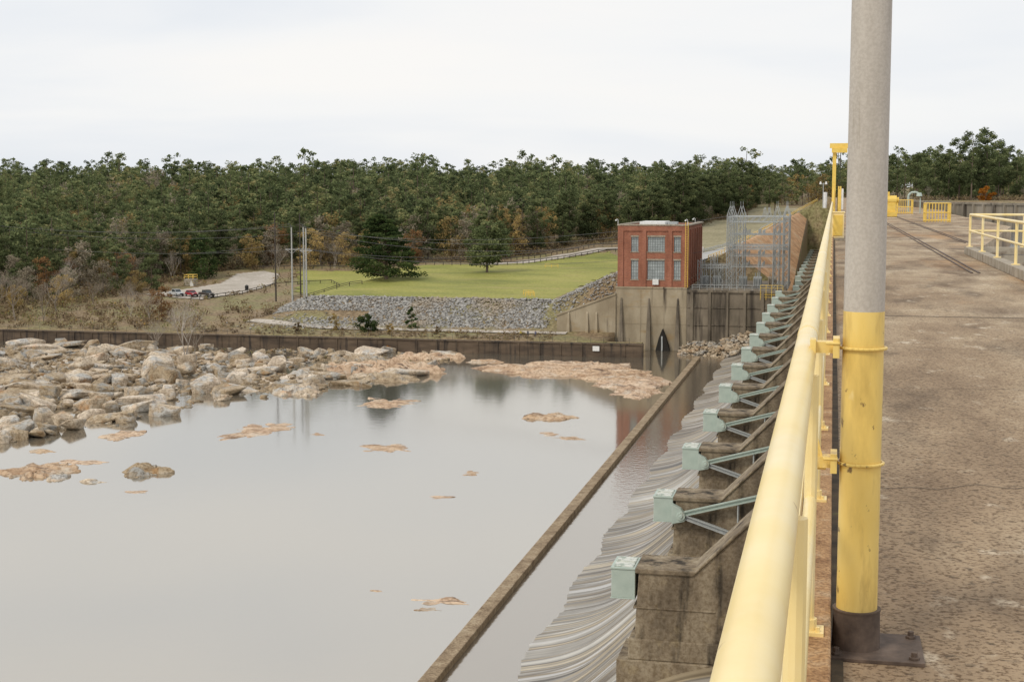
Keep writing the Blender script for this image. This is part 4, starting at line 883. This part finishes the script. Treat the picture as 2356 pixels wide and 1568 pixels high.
def brush(name,n,fn,mat,size,hh,lab):
    r=np.random.default_rng(5);C=[]
    while len(C)<n:
        x,y=fn();s=hh*rnd.uniform(.5,1.3);C.append((x,y,H(x,y)+s*.35,s*.8,s*.6,rnd.uniform(.1,.75)))
    V,F,T=leafcloud(r,C,26,size,1.5);npmesh(name,V,F,[mat],tint=T,kind='stuff',label=lab)
def f1():
    while True:
        x=rnd.uniform(-300,-138);y=rnd.uniform(314,455)
        if inside(x,y,PK) or inside(x,y,LAWN) or (x>-200 and y>352 and rnd.random()<.9) or (x>-165 and rnd.random()<.5) or (x>-205 and y<352 and rnd.random()<.4):continue
        return x,y
brush('underbrush',3400,f1,brnL,.3,2.2,'tangled brown leafless underbrush along the river bank')
def f2():
    d=rnd.uniform(0,tot);x,y=along(edge,d);return x+rnd.uniform(-4,4),y+rnd.uniform(-6,6)
brush('underbrush',900,f2,brnL,.35,2.8,'brown brush at the forest edge')
def f3():return rnd.uniform(-135,-62),rnd.uniform(313.3,325)
brush('underbrush',420,f3,brnL,.14,.7,'dry weeds behind retaining wall')
def f4():
    while True:
        x=rnd.uniform(-240,-86);y=rnd.uniform(290,310)
        if inside(x,y,SH):return x,y
brush('underbrush',420,f4,brnL,.2,.9,'weeds growing among riverbed rocks')
def f5():
    y=rnd.uniform(484,500);return rnd.uniform(10,180),y
brush('underbrush',300,f5,brnL,.3,2.0,'brush along far lake shore')
def bare(seed,h,lab):
    r=random.Random(seed);t=root('bare_tree',(0,0,-60),lab,'tree','leafless trees along the river');m=MB()
    def br(p,d,l,rad,lev):
        q=p+d*l;m.cyl(p,q,rad,5 if lev<2 else 3,rad*.62,cap=False)
        if lev>=5:return
        for k in range(3 if lev<4 else 2):
            nd=(d+Vector((r.uniform(-.75,.75),r.uniform(-.75,.75),r.uniform(-.15,.4)))).normalized();br(q if k else q-d*l*.1*r.random(),nd,l*r.uniform(.6,.85),rad*.58,lev+1)
    for k in range(2):
        br(Vector((k*.3,0,-.4)),Vector((r.uniform(-.25,.25),r.uniform(-.2,.2),1)).normalized(),h*.26,h*.011,0)
    m.obj('trunk',bareM,t);return t
BT=[bare(i,12,'pale leafless tree with fine spreading branches') for i in range(3)]
ub=[]
for x,y,s in[(-136,283,1.3),(-142,300,.9),(-151,300,.85),(-199,338,1.1),(-204,326,1.35),(-192,345,.9),(-166,325,.9),(-176,335,.8),(-205,352,1.1),(-215,372,1.2),(-186,352,.8),(-210,396,1.1),(-180,445,.9),(-163,452,1.0),(-170,458,1.1),(-212,330,1.3),(-195,325,1.0),(-150,456,1),(-140,458,.9),(-155,316,.6),(-145,470,1.2),(-202,412,.9),(60,486,.5),(30,486,.5)]:
    put(BT[rnd.randrange(3)],ub,x,y,s)
for t in BT:
    if t not in ub:put(t,ub,-230,350,1)
for x,y,s in((-165,330,.7),(-160,456,.8),(-172,454,.9),(-190,447,1),(-155,462,.8),(-138,462,.9),(-240,360,1),(-222,372,.9),(-203,425,.8),(-212,398,.9)):put(AT[rnd.choice((0,1,1,3))],used,x,y,s)
# ---------------------------------------------------------------- light, world, camera
w=bpy.data.worlds.new('World');sc.world=w;w.use_nodes=True;N=w.node_tree.nodes;L=w.node_tree.links;bg=N['Background']
sk=N.new('ShaderNodeTexSky');sk.sky_type='NISHITA';sk.sun_disc=False;sk.sun_elevation=R(48);sk.sun_rotation=R(212)
tc=N.new('ShaderNodeTexCoord');f=noi(N,L,tc.outputs['Generated'],1.9,(1,1,6),5,.5,.3)
cr=ramp(N,[(.3,(.76,.81,.87)),(.45,(.87,.89,.92)),(.55,(.94,.94,.94)),(.7,(.985,.965,.94))]);L.new(f,cr.inputs[0])
ml=N.new('ShaderNodeVectorMath');ml.operation='SCALE';ml.inputs['Scale'].default_value=10;L.new(cr.outputs[0],ml.inputs[0])
mx=N.new('ShaderNodeMix');mx.data_type='RGBA';mx.inputs[0].default_value=.95;L.new(sk.outputs[0],mx.inputs[6]);L.new(ml.outputs[0],mx.inputs[7]);L.new(mx.outputs[2],bg.inputs[0]);bg.inputs[1].default_value=.1
sl=bpy.data.lights.new('sun','SUN');sl.energy=1.5;sl.angle=R(12);sl.color=(1,.91,.78);so=bpy.data.objects.new('sun',sl);COL.objects.link(so)
dv=Vector((-math.sin(R(32))*math.cos(R(48)),-math.cos(R(32))*math.cos(R(48)),math.sin(R(48))));so.rotation_euler=dv.to_track_quat('Z','Y').to_euler();so.location=dv*50
cam=bpy.data.cameras.new('camera');cam.lens=50;cam.sensor_width=36;cam.clip_end=20000;cam.clip_start=.05;co_=bpy.data.objects.new('camera',cam);COL.objects.link(co_);co_.rotation_euler=(R(90-5.9),0,R(12.68));sc.camera=co_
sc.view_settings.view_transform='Standard';sc.view_settings.look='None';sc.view_settings.exposure=0
